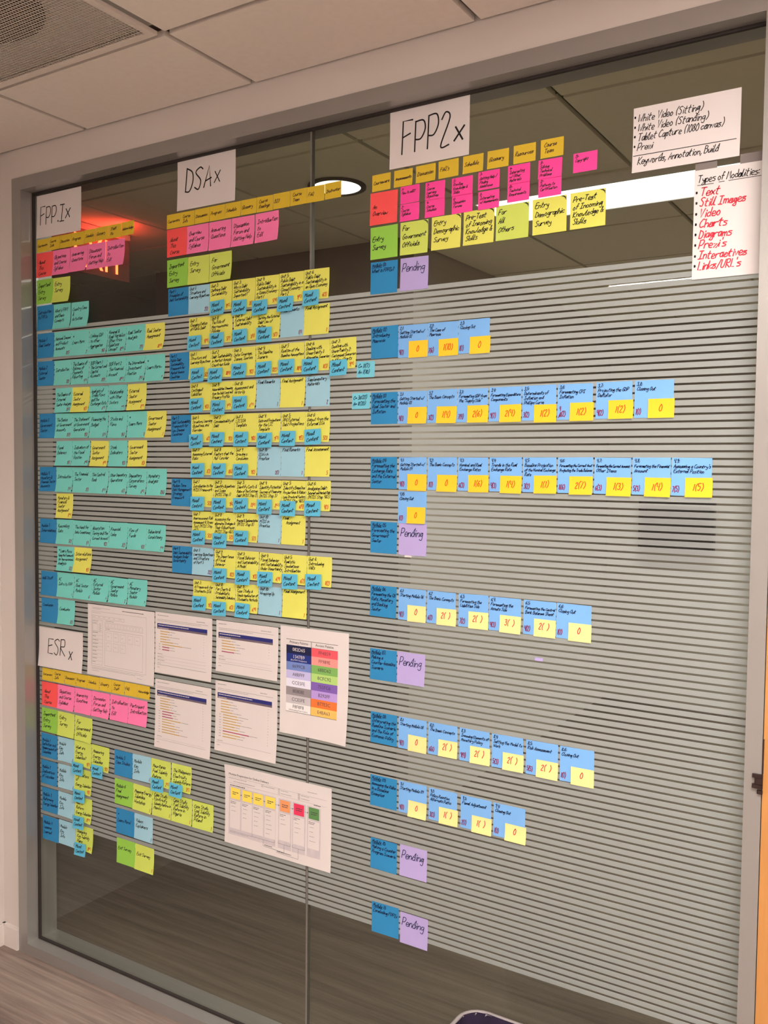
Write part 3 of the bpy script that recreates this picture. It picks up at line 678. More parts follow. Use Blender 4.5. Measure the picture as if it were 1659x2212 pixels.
('lime', 'L', -2013.4, -1113.9, 77.6, 75.5, 'Exit Survey', '1', 'at the bottom of ESRx notes'),
('blue', 'S', -2281.6, -915.1, 50.5, 38.5, 'Mixed|Content', '', 'ESRx What are Energy Subsidies'),
('blue', 'S', -2194.2, -907.8, 50.5, 38.5, 'Mixed|Content', '', 'ESRx Measuring Energy Subsidies'),
('blue', 'S', -2276.0, -999.7, 50.5, 38.5, 'Mixed|Content', '', 'ESRx Implications of Energy Subsidies'),
('blue', 'S', -2279.7, -1083.3, 50.5, 38.5, 'Mixed|Content', '', 'ESRx How to Reform Energy Subsidies'),
('blue', 'S', -2272.4, -1166.3, 50.5, 38.5, 'Mixed|Content', '', 'ESRx Designing Key Subsidy Plans'),
('blue', 'S', -1940.2, -899.8, 50.5, 38.5, 'Mixed|Content', '', 'ESRx Mauritania'),
('blue', 'S', -1865.6, -899.6, 50.5, 38.5, 'Mixed|Content', '', 'ESRx The Philippines'),
('orange', 'S', -1879.4, 691.2, 51.5, 39, 'Courseware', '', 'under the DSAx sheet'),
('orange', 'S', -1827.1, 691.5, 51.7, 39, 'Course|Info', '', 'under the DSAx sheet'),
('orange', 'S', -1774.6, 691.7, 54.0, 39, 'Discussion', '', 'under the DSAx sheet'),
('orange', 'S', -1719.8, 692.0, 53.7, 39, 'Progress', '', 'under the DSAx sheet'),
('orange', 'S', -1665.2, 692.3, 54.1, 39, 'Schedule', '', 'under the DSAx sheet'),
('orange', 'S', -1610.4, 692.5, 52.4, 39, 'Glossary', '', 'under the DSAx sheet'),
('orange', 'S', -1557.2, 692.8, 53.9, 39, 'Course|Readings', '', 'under the DSAx sheet'),
('orange', 'S', -1502.4, 693.1, 53.3, 39, 'BIO', '', 'under the DSAx sheet'),
('orange', 'S', -1448.3, 693.3, 52.4, 39, 'Course|Team', '', 'under the DSAx sheet'),
('orange', 'S', -1395.1, 693.6, 53.7, 39, 'FAQ', '', 'under the DSAx sheet'),
('orange', 'S', -1340.6, 693.9, 48.9, 39, 'Instructor', '', 'under the DSAx sheet'),
('red', 'L', -1879.5, 650.0, 76.0, 75.5, 'About|This|Course', '', 'in the DSAx pink row'),
('pink', 'L', -1802.8, 650.1, 79.7, 75.5, 'Overview|and Course|Syllabus', '', 'in the DSAx pink row'),
('pink', 'L', -1722.3, 650.2, 79.2, 75.5, 'Answering|Questions', '', 'in the DSAx pink row'),
('pink', 'L', -1642.2, 650.3, 79.6, 75.5, 'Discussion|Forum and|Getting Help', '', 'in the DSAx pink row'),
('pink', 'L', -1561.8, 650.4, 76.7, 75.5, 'Introduction|to|EdX', '', 'in the DSAx pink row'),
('green', 'L', -1879.2, 566.8, 79.0, 75.5, 'Important|Entry|Survey', '', 'below the DSAx pink row'),
('lime', 'L', -1799.4, 567.1, 78.1, 75.5, 'Entry|Survey', '', 'below the DSAx pink row'),
('lime', 'L', -1720.5, 567.3, 77.9, 75.5, 'For|Government|Officials', '', 'below the DSAx pink row'),
('navy', 'L', -1874.8, 487.4, 76.2, 75.5, 'Part 1|Principles of|Debt Sustainability', '', 'in the DSAx Part 1 row'),
('ice', 'L', -1797.7, 487.9, 77.6, 75.5, 'Unit 1:|Structure and|Learning Objectives', '2(1)', 'in the DSAx Part 1 row'),
('yellow', 'L', -1719.3, 488.4, 79.2, 75.5, 'Unit 2:|Defining Debt|Sustainability', '9(5)', 'in the DSAx Part 1 row'),
('yellow', 'L', -1639.3, 489.0, 78.4, 75.5, 'Unit 3:|Why is Debt|Sustainability|Important?', '3(1)', 'in the DSAx Part 1 row'),
('yellow', 'L', -1560.1, 489.5, 77.9, 75.5, 'Unit 4:|Public Debt|Sustainability in|a Closed Economy -|Part 1', '5(9)', 'in the DSAx Part 1 row'),
('yellow', 'L', -1481.4, 490.0, 78.1, 75.5, 'Unit 5:|Public Debt|Sustainability in a|Closed Economy -|Part 2', '9(5)', 'in the DSAx Part 1 row'),
('yellow', 'L', -1402.5, 490.5, 77.3, 75.5, 'Unit 6:|Public Debt|Sustainability in|an Open Economy', '6(3)', 'in the DSAx Part 1 row'),
('yellow', 'L', -1796.1, 401.7, 77.4, 75.5, 'Unit 7:|Changing Ratios|of Public Debt', '4(9)', 'in the second DSAx Part 1 row'),
('yellow', 'L', -1717.9, 402.0, 82.1, 75.5, 'Unit 8:|The Role of|Macroeconomic|Policies', '5(2)', 'in the second DSAx Part 1 row'),
('yellow', 'L', -1635.0, 402.3, 78.2, 75.5, 'Unit 9:|External Debt|Sustainability', '3(4)', 'in the second DSAx Part 1 row'),
('yellow', 'L', -1556.0, 402.7, 77.6, 75.5, 'Unit 10:|Deriving the External|Debt Law of|Motion', '5(3)', 'in the second DSAx Part 1 row'),
('ice', 'L', -1477.6, 403.0, 74.9, 75.5, 'Final Remarks', '1(1)', 'in the second DSAx Part 1 row'),
('yellow', 'L', -1401.9, 403.2, 79.4, 75.5, 'Final Assignment', '1', 'in the second DSAx Part 1 row'),
('navy', 'L', -1870.4, 310.1, 74.8, 75.5, 'Part 2|Public Debt|Sustainability|Framework for|Market Access|Countries', '', 'in the DSAx Part 2 row'),
('yellow', 'L', -1794.8, 310.7, 77.8, 75.5, 'Unit 1|Structure and|Learning Objectives', '5(2)', 'in the DSAx Part 2 row'),
('yellow', 'L', -1716.2, 311.3, 77.3, 75.5, 'Unit 2|Debt Sustainability|in Market Access|Countries Guide', '10(4)', 'in the DSAx Part 2 row'),
('yellow', 'L', -1638.1, 311.9, 79.4, 75.5, 'Unit 3:|Data: Coverage,|Issues, Sources', '9(2)', 'in the DSAx Part 2 row'),
('yellow', 'L', -1557.9, 312.6, 78.2, 75.5, 'Unit 4:|The Baseline|Scenario', '12(2)', 'in the DSAx Part 2 row'),
('yellow', 'L', -1478.9, 313.2, 78.8, 75.5, 'Unit 5|Realism of the|Baseline Assumptions', '10(4)', 'in the DSAx Part 2 row'),
('yellow', 'L', -1399.3, 313.9, 77.2, 75.5, 'Unit 6:|Dealing with|Uncertainty 1:|Alternative Scenarios', '8(3)', 'in the DSAx Part 2 row'),
('yellow', 'L', -1321.3, 314.5, 77.4, 75.5, 'Unit 7:|Dealing with|Uncertainty 2:|Customized Scenarios|and Fan Charts', '9(8)', 'in the DSAx Part 2 row'),
('yellow', 'L', -1792.3, 223.9, 76.2, 75.5, 'Unit 8|Contingent|Liabilities', '4(3)', 'in the second DSAx Part 2 row'),
('yellow', 'L', -1715.3, 224.2, 78.7, 75.5, 'Unit 9:|Vulnerabilities Stemming|from the Debt Level and|Primary Profile', '9(7)', 'in the second DSAx Part 2 row'),
('yellow', 'L', -1635.8, 224.5, 79.2, 75.5, 'Unit 10:|Assessment and|Write-Up', '6(3)', 'in the second DSAx Part 2 row'),
('ice', 'L', -1555.8, 224.8, 79.1, 75.5, 'Final Remarks', '1', 'in the second DSAx Part 2 row'),
('yellow', 'L', -1475.9, 225.1, 79.5, 75.5, 'Final Assignment', '1', 'in the second DSAx Part 2 row'),
('ice', 'L', -1395.5, 225.4, 74.4, 75.5, 'Supplementary|Materials', '2', 'in the second DSAx Part 2 row'),
('navy', 'L', -1865.6, 137.7, 76.6, 75.5, 'Part 3|Debt Sustainability|Framework for|Low Income|Countries', '', 'in the DSAx Part 3 row'),
('yellow', 'L', -1788.2, 137.5, 77.8, 75.5, 'Unit 1:|Structure, Learning|Objectives, and|Overview', '6(2)', 'in the DSAx Part 3 row'),
('yellow', 'L', -1709.5, 137.3, 77.2, 75.5, 'Unit 2:|Concessionality of|Debt', '9(3)', 'in the DSAx Part 3 row'),
('yellow', 'L', -1631.5, 137.1, 77.5, 75.5, 'Unit 3|LIC DSA|Template', '9(8)', 'in the DSAx Part 3 row'),
('yellow', 'L', -1553.3, 136.9, 79.0, 75.5, 'Unit 4:|Data and Projections|for the LIC|Template', '9(7)', 'in the DSAx Part 3 row'),
('yellow', 'L', -1473.4, 136.7, 77.0, 75.5, 'Unit 5:|PPG External|Debt Projections', '9(5)', 'in the DSAx Part 3 row'),
('yellow', 'L', -1395.6, 136.5, 75.3, 75.5, 'Unit 6:|Output from the|External DSA', '5(3)', 'in the DSAx Part 3 row'),
('yellow', 'L', -1787.7, 49.5, 78.1, 75.5, 'Unit 7:|Assessing External|Risks', '3(3)', 'in the second DSAx Part 3 row'),
('yellow', 'L', -1708.8, 49.5, 77.6, 75.5, 'Unit 8:|Factors that the|MoF Consider', '8(6)', 'in the second DSAx Part 3 row'),
('yellow', 'L', -1630.3, 49.5, 77.7, 75.5, 'Unit 9|Drawing a|Conclusion', '9(2)', 'in the second DSAx Part 3 row'),
('ice', 'L', -1551.8, 49.5, 77.9, 75.5, "Unit 10:|DSA's in|Practice", '2(1)', 'in the second DSAx Part 3 row'),
('ice', 'L', -1473.1, 49.6, 75.1, 75.5, 'Final Remarks', '1', 'in the second DSAx Part 3 row'),
('yellow', 'L', -1397.2, 49.6, 77.7, 75.5, 'Final Assessment', '5', 'in the second DSAx Part 3 row'),
('navy', 'L', -1863.6, -37.9, 77.5, 75.5, 'Part 4:|Medium Term|Debt Management|Strategy|Framework', '', 'in the DSAx Part 4 row'),
('yellow', 'L', -1785.3, -37.7, 78.5, 75.5, 'Unit 1|Introduction to the|MTDS Framework', '5(3)', 'in the DSAx Part 4 row'),
('yellow', 'L', -1706.0, -37.5, 78.0, 75.5, 'Unit 2:|Identify Objectives|and Scope|(MTDS Step 1)', '9(6)', 'in the DSAx Part 4 row'),
('yellow', 'L', -1627.2, -37.2, 76.6, 75.5, 'Unit 3:|Identify Costs &|Risks of the Existing|Debt (MTDS Step 2)', '13(8)', 'in the DSAx Part 4 row'),
('yellow', 'L', -1549.8, -37.0, 78.0, 75.5, 'Unit 4:|Identify Potential|Sources of Financing|(MTDS Step 3)', '11(6)', 'in the DSAx Part 4 row'),
('yellow', 'L', -1470.9, -36.8, 77.5, 75.5, 'Unit 5:|Identify Baseline|Projections & Risks:|Long Structural Factors|(MTDS Step 4&5)', '6(4)', 'in the DSAx Part 4 row'),
('yellow', 'L', -1392.7, -36.6, 75.9, 75.5, 'Unit 6:|Analyzing Debt:|Interest and Market Risk|(MTDS Step 4&5)', '4(3)', 'in the DSAx Part 4 row'),
('yellow', 'L', -1784.5, -126.4, 78.1, 75.5, 'Unit 7|Macroeconomic Risk|Assessment & Stress|Test (MTDS Step|6&7)', '5(3)', 'in the second DSAx Part 4 row'),
('yellow', 'L', -1705.6, -126.2, 77.5, 75.5, 'Unit 8|Assessing the|Alternative Strategies &|Their Robustness|(MTDS Step 6&7)', '5(3)', 'in the second DSAx Part 4 row'),
('yellow', 'L', -1627.3, -126.0, 78.1, 75.5, 'Unit 9:|Proposal & Implementation|(MTDS Step 8)', '5(3)', 'in the second DSAx Part 4 row'),
('ice', 'L', -1548.5, -125.8, 76.8, 75.5, 'Unit 10:|MTDS in|Practice', '1', 'in the second DSAx Part 4 row'),
('yellow', 'L', -1470.9, -125.6, 76.9, 75.5, 'Final|  Assignment', '1', 'in the second DSAx Part 4 row'),
('navy', 'L', -1861.5, -225.8, 76.7, 75.5, 'Part 5|Debt Sustainability|Analysis Under|Uncertainty', '', 'in the DSAx Part 5 row'),
('ice', 'L', -1784.1, -226.0, 80.8, 75.5, 'Unit 1:|Learning Objectives|and Structure|of Part 5', '2(2)', 'in the DSAx Part 5 row'),
('yellow', 'L', -1702.5, -226.1, 77.1, 75.5, 'Unit 2:|The Importance|of Fiscal|Behavior', '8(2)', 'in the DSAx Part 5 row'),
('yellow', 'L', -1624.6, -226.3, 79.9, 75.5, 'Unit 3:|Fiscal Behavior|and Sustainability:|A Model', '9(3)', 'in the DSAx Part 5 row'),
('yellow', 'L', -1544.0, -226.5, 77.1, 75.5, 'Unit 4:|Fiscal Behavior|and Sustainability|Under Uncertainty', '6(9)', 'in the DSAx Part 5 row'),
('yellow', 'L', -1466.1, -226.7, 76.6, 75.5, 'Unit 5:|Realistic|Simulations:|Introduction', '6(7)', 'in the DSAx Part 5 row'),
('yellow', 'L', -1388.7, -226.8, 77.1, 75.5, 'Unit 6:|Introducing|VARs', '8(2)', 'in the DSAx Part 5 row'),
('yellow', 'L', -1780.8, -315.9, 77.8, 75.5, 'Unit 7:|A Framework for|Stochastic DSA', '9(3)', 'in the second DSAx Part 5 row'),
('yellow', 'L', -1702.2, -315.5, 74.9, 75.5, 'Unit 8:|Fan Charts &|Probabilistic|Sustainability Indicators', '6(3)', 'in the second DSAx Part 5 row'),
('yellow', 'L', -1626.5, -315.0, 79.0, 75.5, 'Unit 9:|Case Study: A|Simple Application of|Stochastic Methods', '6(9)', 'in the second DSAx Part 5 row'),
('ice', 'L', -1546.8, -314.6, 78.8, 75.5, 'Unit 10:|Wrapping Up', '1', 'in the second DSAx Part 5 row'),
('yellow', 'L', -1467.1, -314.1, 78.9, 75.5, 'Final Assignment', '1', 'in the second DSAx Part 5 row'),
('blue', 'S', -1712.8, 438.3, 50.5, 38.5, 'Mixed|Content', '', 'DSAx Part 1 Unit 2'),
('blue', 'S', -1634.8, 434.0, 50.5, 38.5, 'Mixed|Content', '', 'DSAx Part 1 Unit 3'),
('blue', 'S', -1566.6, 426.8, 50.5, 38.5, 'Mixed|Content', '', 'DSAx Part 1 Unit 4'),
('blue', 'S', -1481.6, 430.2, 50.5, 38.5, 'Mixed|Content', '', 'DSAx Part 1 Unit 5'),
('blue', 'S', -1401.8, 437.4, 50.5, 38.5, 'Mixed|Content', '', 'DSAx Part 1 Unit 6'),
('blue', 'S', -1795.1, 351.4, 50.5, 38.5, 'Mixed|Content', '', 'DSAx Part 1 Unit 7'),
('blue', 'S', -1714.1, 353.7, 50.5, 38.5, 'Mixed|Content', '', 'DSAx Part 1 Unit 8'),
('blue', 'S', -1633.3, 356.5, 50.5, 38.5, 'Mixed|Content', '', 'DSAx Part 1 Unit 9'),
('blue', 'S', -1551.2, 357.3, 50.5, 38.5, 'Mixed|Content', '', 'DSAx Part 1 Unit 10'),
('blue', 'S', -1785.3, 263.0, 50.5, 38.5, 'Mixed|Content', '', 'DSAx Part 2 Unit 1'),
('blue', 'S', -1718.7, 260.9, 50.5, 38.5, 'Mixed|Content', '', 'DSAx Part 2 Unit 2'),
('blue', 'S', -1636.0, 268.7, 50.5, 38.5, 'Mixed|Content', '', 'DSAx Part 2 Unit 3'),
('blue', 'S', -1552.3, 268.0, 50.5, 38.5, 'Mixed|Content', '', 'DSAx Part 2 Unit 4'),
('blue', 'S', -1477.6, 270.4, 50.5, 38.5, 'Mixed|Content', '', 'DSAx Part 2 Unit 5'),
('blue', 'S', -1402.7, 268.2, 50.5, 38.5, 'Mixed|Content', '', 'DSAx Part 2 Unit 6'),
('blue', 'S', -1316.7, 260.1, 50.5, 38.5, 'Mixed|Content', '', 'DSAx Part 2 Unit 7'),
('blue', 'S', -1788.5, 181.4, 50.5, 38.5, 'Mixed|Content', '', 'DSAx Part 2 Unit 8'),
('blue', 'S', -1708.7, 175.2, 50.5, 38.5, 'Mixed|Content', '', 'DSAx Part 2 Unit 9'),
('blue', 'S', -1633.4, 182.2, 50.5, 38.5, 'Mixed|Content', '', 'DSAx Part 2 Unit 10'),
('blue', 'S', -1789.6, 83.9, 50.5, 38.5, 'Mixed|Content', '', 'DSAx Part 3 Unit 1'),
('blue', 'S', -1711.8, 89.9, 50.5, 38.5, 'Mixed|Content', '', 'DSAx Part 3 Unit 2'),
('blue', 'S', -1628.2, 89.7, 50.5, 38.5, 'Mixed|Content', '', 'DSAx Part 3 Unit 3'),
('blue', 'S', -1548.8, 85.3, 50.5, 38.5, 'Mixed|Content', '', 'DSAx Part 3 Unit 4'),
('blue', 'S', -1472.2, 89.8, 50.5, 38.5, 'Mixed|Content', '', 'DSAx Part 3 Unit 5'),
('blue', 'S', -1394.2, 91.9, 50.5, 38.5, 'Mixed|Content', '', 'DSAx Part 3 Unit 6'),
('blue', 'S', -1783.8, 4.7, 50.5, 38.5, 'Mixed|Content', '', 'DSAx Part 3 Unit 7'),
('blue', 'S', -1706.8, 5.1, 50.5, 38.5, 'Mixed|Content', '', 'DSAx Part 3 Unit 8'),
('blue', 'S', -1630.6, 3.9, 50.5, 38.5, 'Mixed|Content', '', 'DSAx Part 3 Unit 9'),
('blue', 'S', -1783.9, -86.1, 50.5, 38.5, 'Mixed|Content', '', 'DSAx Part 4 Unit 1'),
('blue', 'S', -1705.4, -87.6, 50.5, 38.5, 'Mixed|Content', '', 'DSAx Part 4 Unit 2'),
('blue', 'S', -1630.4, -86.5, 50.5, 38.5, 'Mixed|Content', '', 'DSAx Part 4 Unit 3'),
('blue', 'S', -1548.1, -87.8, 50.5, 38.5, 'Mixed|Content', '', 'DSAx Part 4 Unit 4'),
('blue', 'S', -1471.3, -89.0, 50.5, 38.5, 'Mixed|Content', '', 'DSAx Part 4 Unit 5'),
('blue', 'S', -1393.0, -86.8, 50.5, 38.5, 'Mixed|Content', '', 'DSAx Part 4 Unit 6'),
('blue', 'S', -1781.2, -179.2, 50.5, 38.5, 'Mixed|Content', '', 'DSAx Part 4 Unit 7'),
('blue', 'S', -1703.5, -183.4, 50.5, 38.5, 'Mixed|Content', '', 'DSAx Part 4 Unit 8'),
('blue', 'S', -1627.6, -172.3, 50.5, 38.5, 'Mixed|Content', '', 'DSAx Part 4 Unit 9'),
('blue', 'S', -1703.4, -277.7, 50.5, 38.5, 'Mixed|Content', '', 'DSAx Part 5 Unit 2'),
('blue', 'S', -1621.8, -277.8, 50.5, 38.5, 'Mixed|Content', '', 'DSAx Part 5 Unit 3'),
('blue', 'S', -1545.6, -276.6, 50.5, 38.5, 'Mixed|Content', '', 'DSAx Part 5 Unit 4'),
('blue', 'S', -1464.5, -277.0, 50.5, 38.5, 'Mixed|Content', '', 'DSAx Part 5 Unit 5'),
('blue', 'S', -1388.9, -272.3, 50.5, 38.5, 'Mixed|Content', '', 'DSAx Part 5 Unit 6'),
('blue', 'S', -1777.8, -360.4, 50.5, 38.5, 'Mixed|Content', '', 'DSAx Part 5 Unit 7'),
('blue', 'S', -1705.2, -369.1, 50.5, 38.5, 'Mixed|Content', '', 'DSAx Part 5 Unit 8'),
('blue', 'S', -1621.6, -364.7, 50.5, 38.5, 'Mixed|Content', '', 'DSAx Part 5 Unit 9'),
('iceblue', 'S', -1241.2, 254.4, 51.5, 38.5, 'C= 11(7)|A= 1(10)', '', 'right of DSAx Part 2'),
('iceblue', 'S', -1255.2, 178.3, 52.1, 38.5, 'C= 36(21)|A= 8(20)', '', 'left of FPP2x Module 03'),
('orange', 'S', -1201.9, 691.6, 51.1, 39, 'Courseware', '', 'under the FPP2x sheet'),
('orange', 'S', -1141.0, 692.6, 50.3, 39, 'Announcements', '', 'under the FPP2x sheet'),
('orange', 'S', -1081.9, 693.5, 51.6, 39, 'Discussion', '', 'under the FPP2x sheet'),
('orange', 'S', -1022.6, 694.4, 51.2, 39, "FAQ's", '', 'under the FPP2x sheet'),
('orange', 'S', -960.4, 695.3, 50.6, 39, 'Schedule', '', 'under the FPP2x sheet'),
('orange', 'S', -899.9, 696.2, 51.5, 39, 'Glossary', '', 'under the FPP2x sheet'),
('orange', 'S', -837.5, 697.1, 51.5, 39, 'Resources', '', 'under the FPP2x sheet'),
('orange', 'S', -774.9, 698.1, 51.4, 39, 'Course|Team', '', 'under the FPP2x sheet'),
('red', 'L', -1207.0, 650.0, 76.1, 75.5, 'An|Overview', '', 'under FPP2x orange notes'),
('magenta', 'S', -1123.2, 652.9, 51.2, 40, '1-|How to edX?', '', 'in FPP2x magenta block'),
('magenta', 'S', -1123.5, 612.4, 51.6, 40, '2-|Course|Syllabus', '', 'in FPP2x magenta block'),
('magenta', 'S', -1056.2, 652.3, 51.1, 40, '3-|Course|Learning|Objectives', '', 'in FPP2x magenta block'),
('magenta', 'S', -1056.8, 612.2, 51.1, 40, '4-|Course|Schedule', '', 'in FPP2x magenta block'),
('magenta', 'S', -987.9, 651.1, 52.7, 40, '5-|Pre-Req|Knowledge &|Skills', '', 'in FPP2x magenta block'),
('magenta', 'S', -987.2, 611.5, 52.0, 40, '6-|Discussion|Forums', '', 'in FPP2x magenta block'),
('magenta', 'S', -921.9, 654.6, 52.0, 40, '7-|Getting Help /|Finding|Assistance', '', 'in FPP2x magenta block'),
('magenta', 'S', -921.2, 611.1, 51.0, 40, '8-|Interacting|w/ Assessments', '', 'in FPP2x magenta block'),
('magenta', 'S', -850.4, 656.0, 51.9, 40, '9-|Interacting|w/ Other|Materials', '', 'in FPP2x magenta block'),
('magenta', 'S', -850.7, 617.4, 51.6, 40, '10-|Technical|Requirements', '', 'in FPP2x magenta block'),
('magenta', 'S', -779.3, 656.4, 53.3, 40, '11-|Solving|Technical|Problems', '', 'in FPP2x magenta block'),
('magenta', 'S', -778.6, 617.4, 51.7, 40, '12-|Pathway to|Certification', '', 'in FPP2x magenta block'),
('magenta', 'S', -701.4, 657.0, 51.4, 40, '13-|Copyright', '', 'in FPP2x magenta block'),
('green', 'L', -1205.7, 569.1, 75.8, 75.5, 'Entry|Survey', '', 'in the FPP2x survey row'),
('lime', 'L', -1122.1, 570.3, 74.2, 75.5, 'For|Government|Officials', '', 'in the FPP2x survey row'),
('yellow', 'L', -1038.4, 571.5, 75.3, 75.5, 'Entry|Demographic|Survey', '', 'in the FPP2x survey row'),
('yellow', 'L', -956.6, 572.7, 75.5, 75.5, 'Pre-Test|of Incoming|Knowledge &|Skills', '', 'in the FPP2x survey row'),
('lime', 'L', -876.9, 573.8, 77.6, 75.5, 'For|All|Others', '', 'in the FPP2x survey row'),
('yellow', 'L', -791.0, 575.1, 76.6, 75.5, 'Entry|Demographic|Survey ', '', 'in the FPP2x survey row'),
('yellow', 'L', -706.3, 576.3, 76.2, 75.5, 'Pre-Test|of Incoming|Knowledge &|Skills ', '', 'in the FPP2x survey row'),
('navy', 'L', -1203.9, 487.3, 75.0, 75.5, '_Module 01:|What is FPP2x?', '', 'in FPP2x Module 01 row'),
('violet', 'L', -1121.1, 487.7, 75.2, 75.5, 'Pending', '', 'in FPP2x Module 01 row'),
('navy', 'L', -1201.4, 334.1, 75.7, 75.5, '_Module 02:|Introducing|Macronia', '', 'starting the FPP2x Module 02 row'),
('sky', 'L', -1124.2, 332.6, 78.2, 75.5, '2.1:|Getting Started w/|Module 02', '4(1)', 'in FPP2x Module 02 row'),
('sky', 'L', -1044.8, 332.7, 78.2, 75.5, '2.2:|The Case of|Macronia', '7(6)', 'in FPP2x Module 02 row'),
('sky', 'L', -965.8, 332.9, 77.8, 75.5, '2.3:|Closing Out', '1(1)', 'in FPP2x Module 02 row'),
('gold', 'S', -1095.0, 294.1, 50.5, 38.5, '0', '', 'on the blue 2.1 note'),
('gold', 'S', -1015.7, 293.0, 50.2, 38.5, '1(10)', '', 'on the blue 2.2 note'),
('gold', 'S', -936.0, 293.6, 50.7, 38.5, '0', '', 'on the blue 2.3 note'),
('navy', 'L', -1199.7, 178.0, 74.3, 75.5, '_Module 03|Forecasting the|Real Sector and|Inflation', '', 'starting the FPP2x Module 03 row'),
('sky', 'L', -1122.9, 178.2, 77.5, 75.5, '3.1:|Getting Started w/|Module 03', '4(1)', 'in FPP2x Module 03 row'),
('sky', 'L', -1044.4, 178.5, 77.3, 75.5, '3.2|The Basic Concepts', '3(2)', 'in FPP2x Module 03 row'),
('sky', 'L', -965.6, 178.8, 75.5, 75.5, '3.3:|Forecasting GDP from|the "Supply Side"', '7(4)', 'in FPP2x Module 03 row'),
('sky', 'L', -886.4, 179.1, 77.0, 75.5, '3.4:|Forecasting Expenditure|Components', '9(7)', 'in FPP2x Module 03 row'),
('sky', 'L', -807.1, 179.4, 77.7, 75.5, '3.5:|Determinants of|Inflation and|Phillips Curve', '3(2)', 'in FPP2x Module 03 row'),
('sky', 'L', -725.9, 179.7, 77.4, 75.5, '3.6:|Forecasting CPI|Inflation', '4(2)', 'in FPP2x Module 03 row'),
('sky', 'L', -642.1, 180.0, 76.1, 75.5, '3.7:|Projecting the GDP|Deflator', '4(2)', 'in FPP2x Module 03 row'),
('sky', 'L', -560.6, 180.3, 78.6, 75.5, '3.8:|Closing Out', '1(1)', 'in FPP2x Module 03 row'),
('gold', 'S', -1095.3, 140.7, 50.4, 38.5, '0', '', 'on the blue 3.1 note'),
('gold', 'S', -1018.6, 140.3, 51.6, 38.5, '1(4)', '', 'on the blue 3.2 note'),
('gold', 'S', -939.6, 140.4, 51.8, 38.5, '2(6)', '', 'on the blue 3.3 note'),
('gold', 'S', -860.3, 139.6, 51.6, 38.5, '2(4)', '', 'on the blue 3.4 note'),
('gold', 'S', -778.7, 137.7, 50.9, 38.5, '1(2)', '', 'on the blue 3.5 note'),
('gold', 'S', -697.7, 139.4, 51.7, 38.5, '1(2)', '', 'on the blue 3.6 note'),
('gold', 'S', -614.7, 142.0, 51.7, 38.5, '1(2)', '', 'on the blue 3.7 note'),
('gold', 'S', -532.4, 142.5, 52.2, 38.5, '0', '', 'on the blue 3.8 note'),
('navy', 'L', -1199.4, 24.0, 73.4, 75.5, '_Module 04:|Forecasting the|Exchange Rate|and the External|Sector', '', 'starting the FPP2x Module 04 row'),
('sky', 'L', -1119.7, 23.3, 74.8, 75.5, '4.1:|Getting Started w/|Module 04', '4(1)', 'in FPP2x Module 04 row'),
('sky', 'L', -1041.4, 23.5, 76.2, 75.5, '4.2:|The Basic Concepts', '1(1)', 'in FPP2x Module 04 row'),
('sky', 'L', -962.1, 23.6, 75.2, 75.5, '4.3:|Nominal and Real|Exchange Rates', '6(3)', 'in FPP2x Module 04 row'),
('sky', 'L', -883.2, 23.8, 77.1, 75.5, '4.4:|Trends in the Real|Exchange Rate', '4(3)', 'in FPP2x Module 04 row'),
('sky', 'L', -803.1, 24.0, 77.0, 75.5, '4.5:|Baseline Projection|of the Nominal Exchange|Rate', '3(2)', 'in FPP2x Module 04 row'),
('sky', 'L', -722.8, 24.1, 77.7, 75.5, '4.6:|Forecasting the Current Acct|Projecting the Trade Balance', '8(6)', 'in FPP2x Module 04 row'),
('sky', 'L', -641.6, 24.3, 76.9, 75.5, '4.7:|Forecasting the Current Account:|Other Items', '6(3)', 'in FPP2x Module 04 row'),
('sky', 'L', -562.0, 24.5, 77.0, 75.5, '4.8:|Forecasting the Financial|Account', '5(3)', 'in FPP2x Module 04 row'),
('sky', 'L', -482.9, 24.6, 77.8, 75.5, "4.9:|Assessing a Country's|External Position", '7(5)', 'in FPP2x Module 04 row'),
('gold', 'S', -1094.7, -15.8, 51.2, 38.5, '0', '', 'on the blue 4.1 note'),
('gold', 'S', -1015.5, -16.4, 51.8, 38.5, '0', '', 'on the blue 4.2 note'),
('gold', 'S', -935.2, -16.2, 50.5, 38.5, '1(6)', '', 'on the blue 4.3 note'),
('gold', 'S', -856.0, -16.3, 51.2, 38.5, '1(4)', '', 'on the blue 4.4 note'),
('gold', 'S', -776.3, -15.3, 51.8, 38.5, '1(1)', '', 'on the blue 4.5 note'),
('gold', 'S', -695.9, -15.7, 50.7, 38.5, '2(7)', '', 'on the blue 4.6 note'),
('gold', 'S', -615.0, -16.4, 51.8, 38.5, '1(3)', '', 'on the blue 4.7 note'),
('gold', 'S', -535.5, -15.7, 52.0, 38.5, '1(4)', '', 'on the blue 4.8 note'),
('gold', 'S', -455.6, -15.2, 52.5, 38.5, '1(5)', '', 'on the blue 4.9 note'),
('sky', 'L', -1120.5, -56.7, 76.7, 75.5, '4.10:|Closing Out', '1(1)', 'below the FPP2x Module 04 row'),
('gold', 'S', -1095.4, -93.5, 49.7, 38.5, '0', '', 'on the blue 4.10 note'),
('navy', 'L', -1197.7, -131.1, 74.8, 75.5, '_Module 05:|Forecasting the|Government|Sector', '', 'starting the FPP2x Module 05 row'),
('violet', 'L', -1117.8, -131.9, 76.0, 75.5, 'Pending', '', 'right of FPP2x Module 05'),
('navy', 'L', -1196.8, -285.2, 74.5, 75.5, '_Module 06:|Forecasting the CB|Rate, Monetary|and Banking|Sector', '', 'starting the FPP2x Module 06 row'),
('sky', 'L', -1116.4, -286.2, 74.1, 75.5, '6.1:|Starting Module 06', '4(1)', 'in FPP2x Module 06 row'),
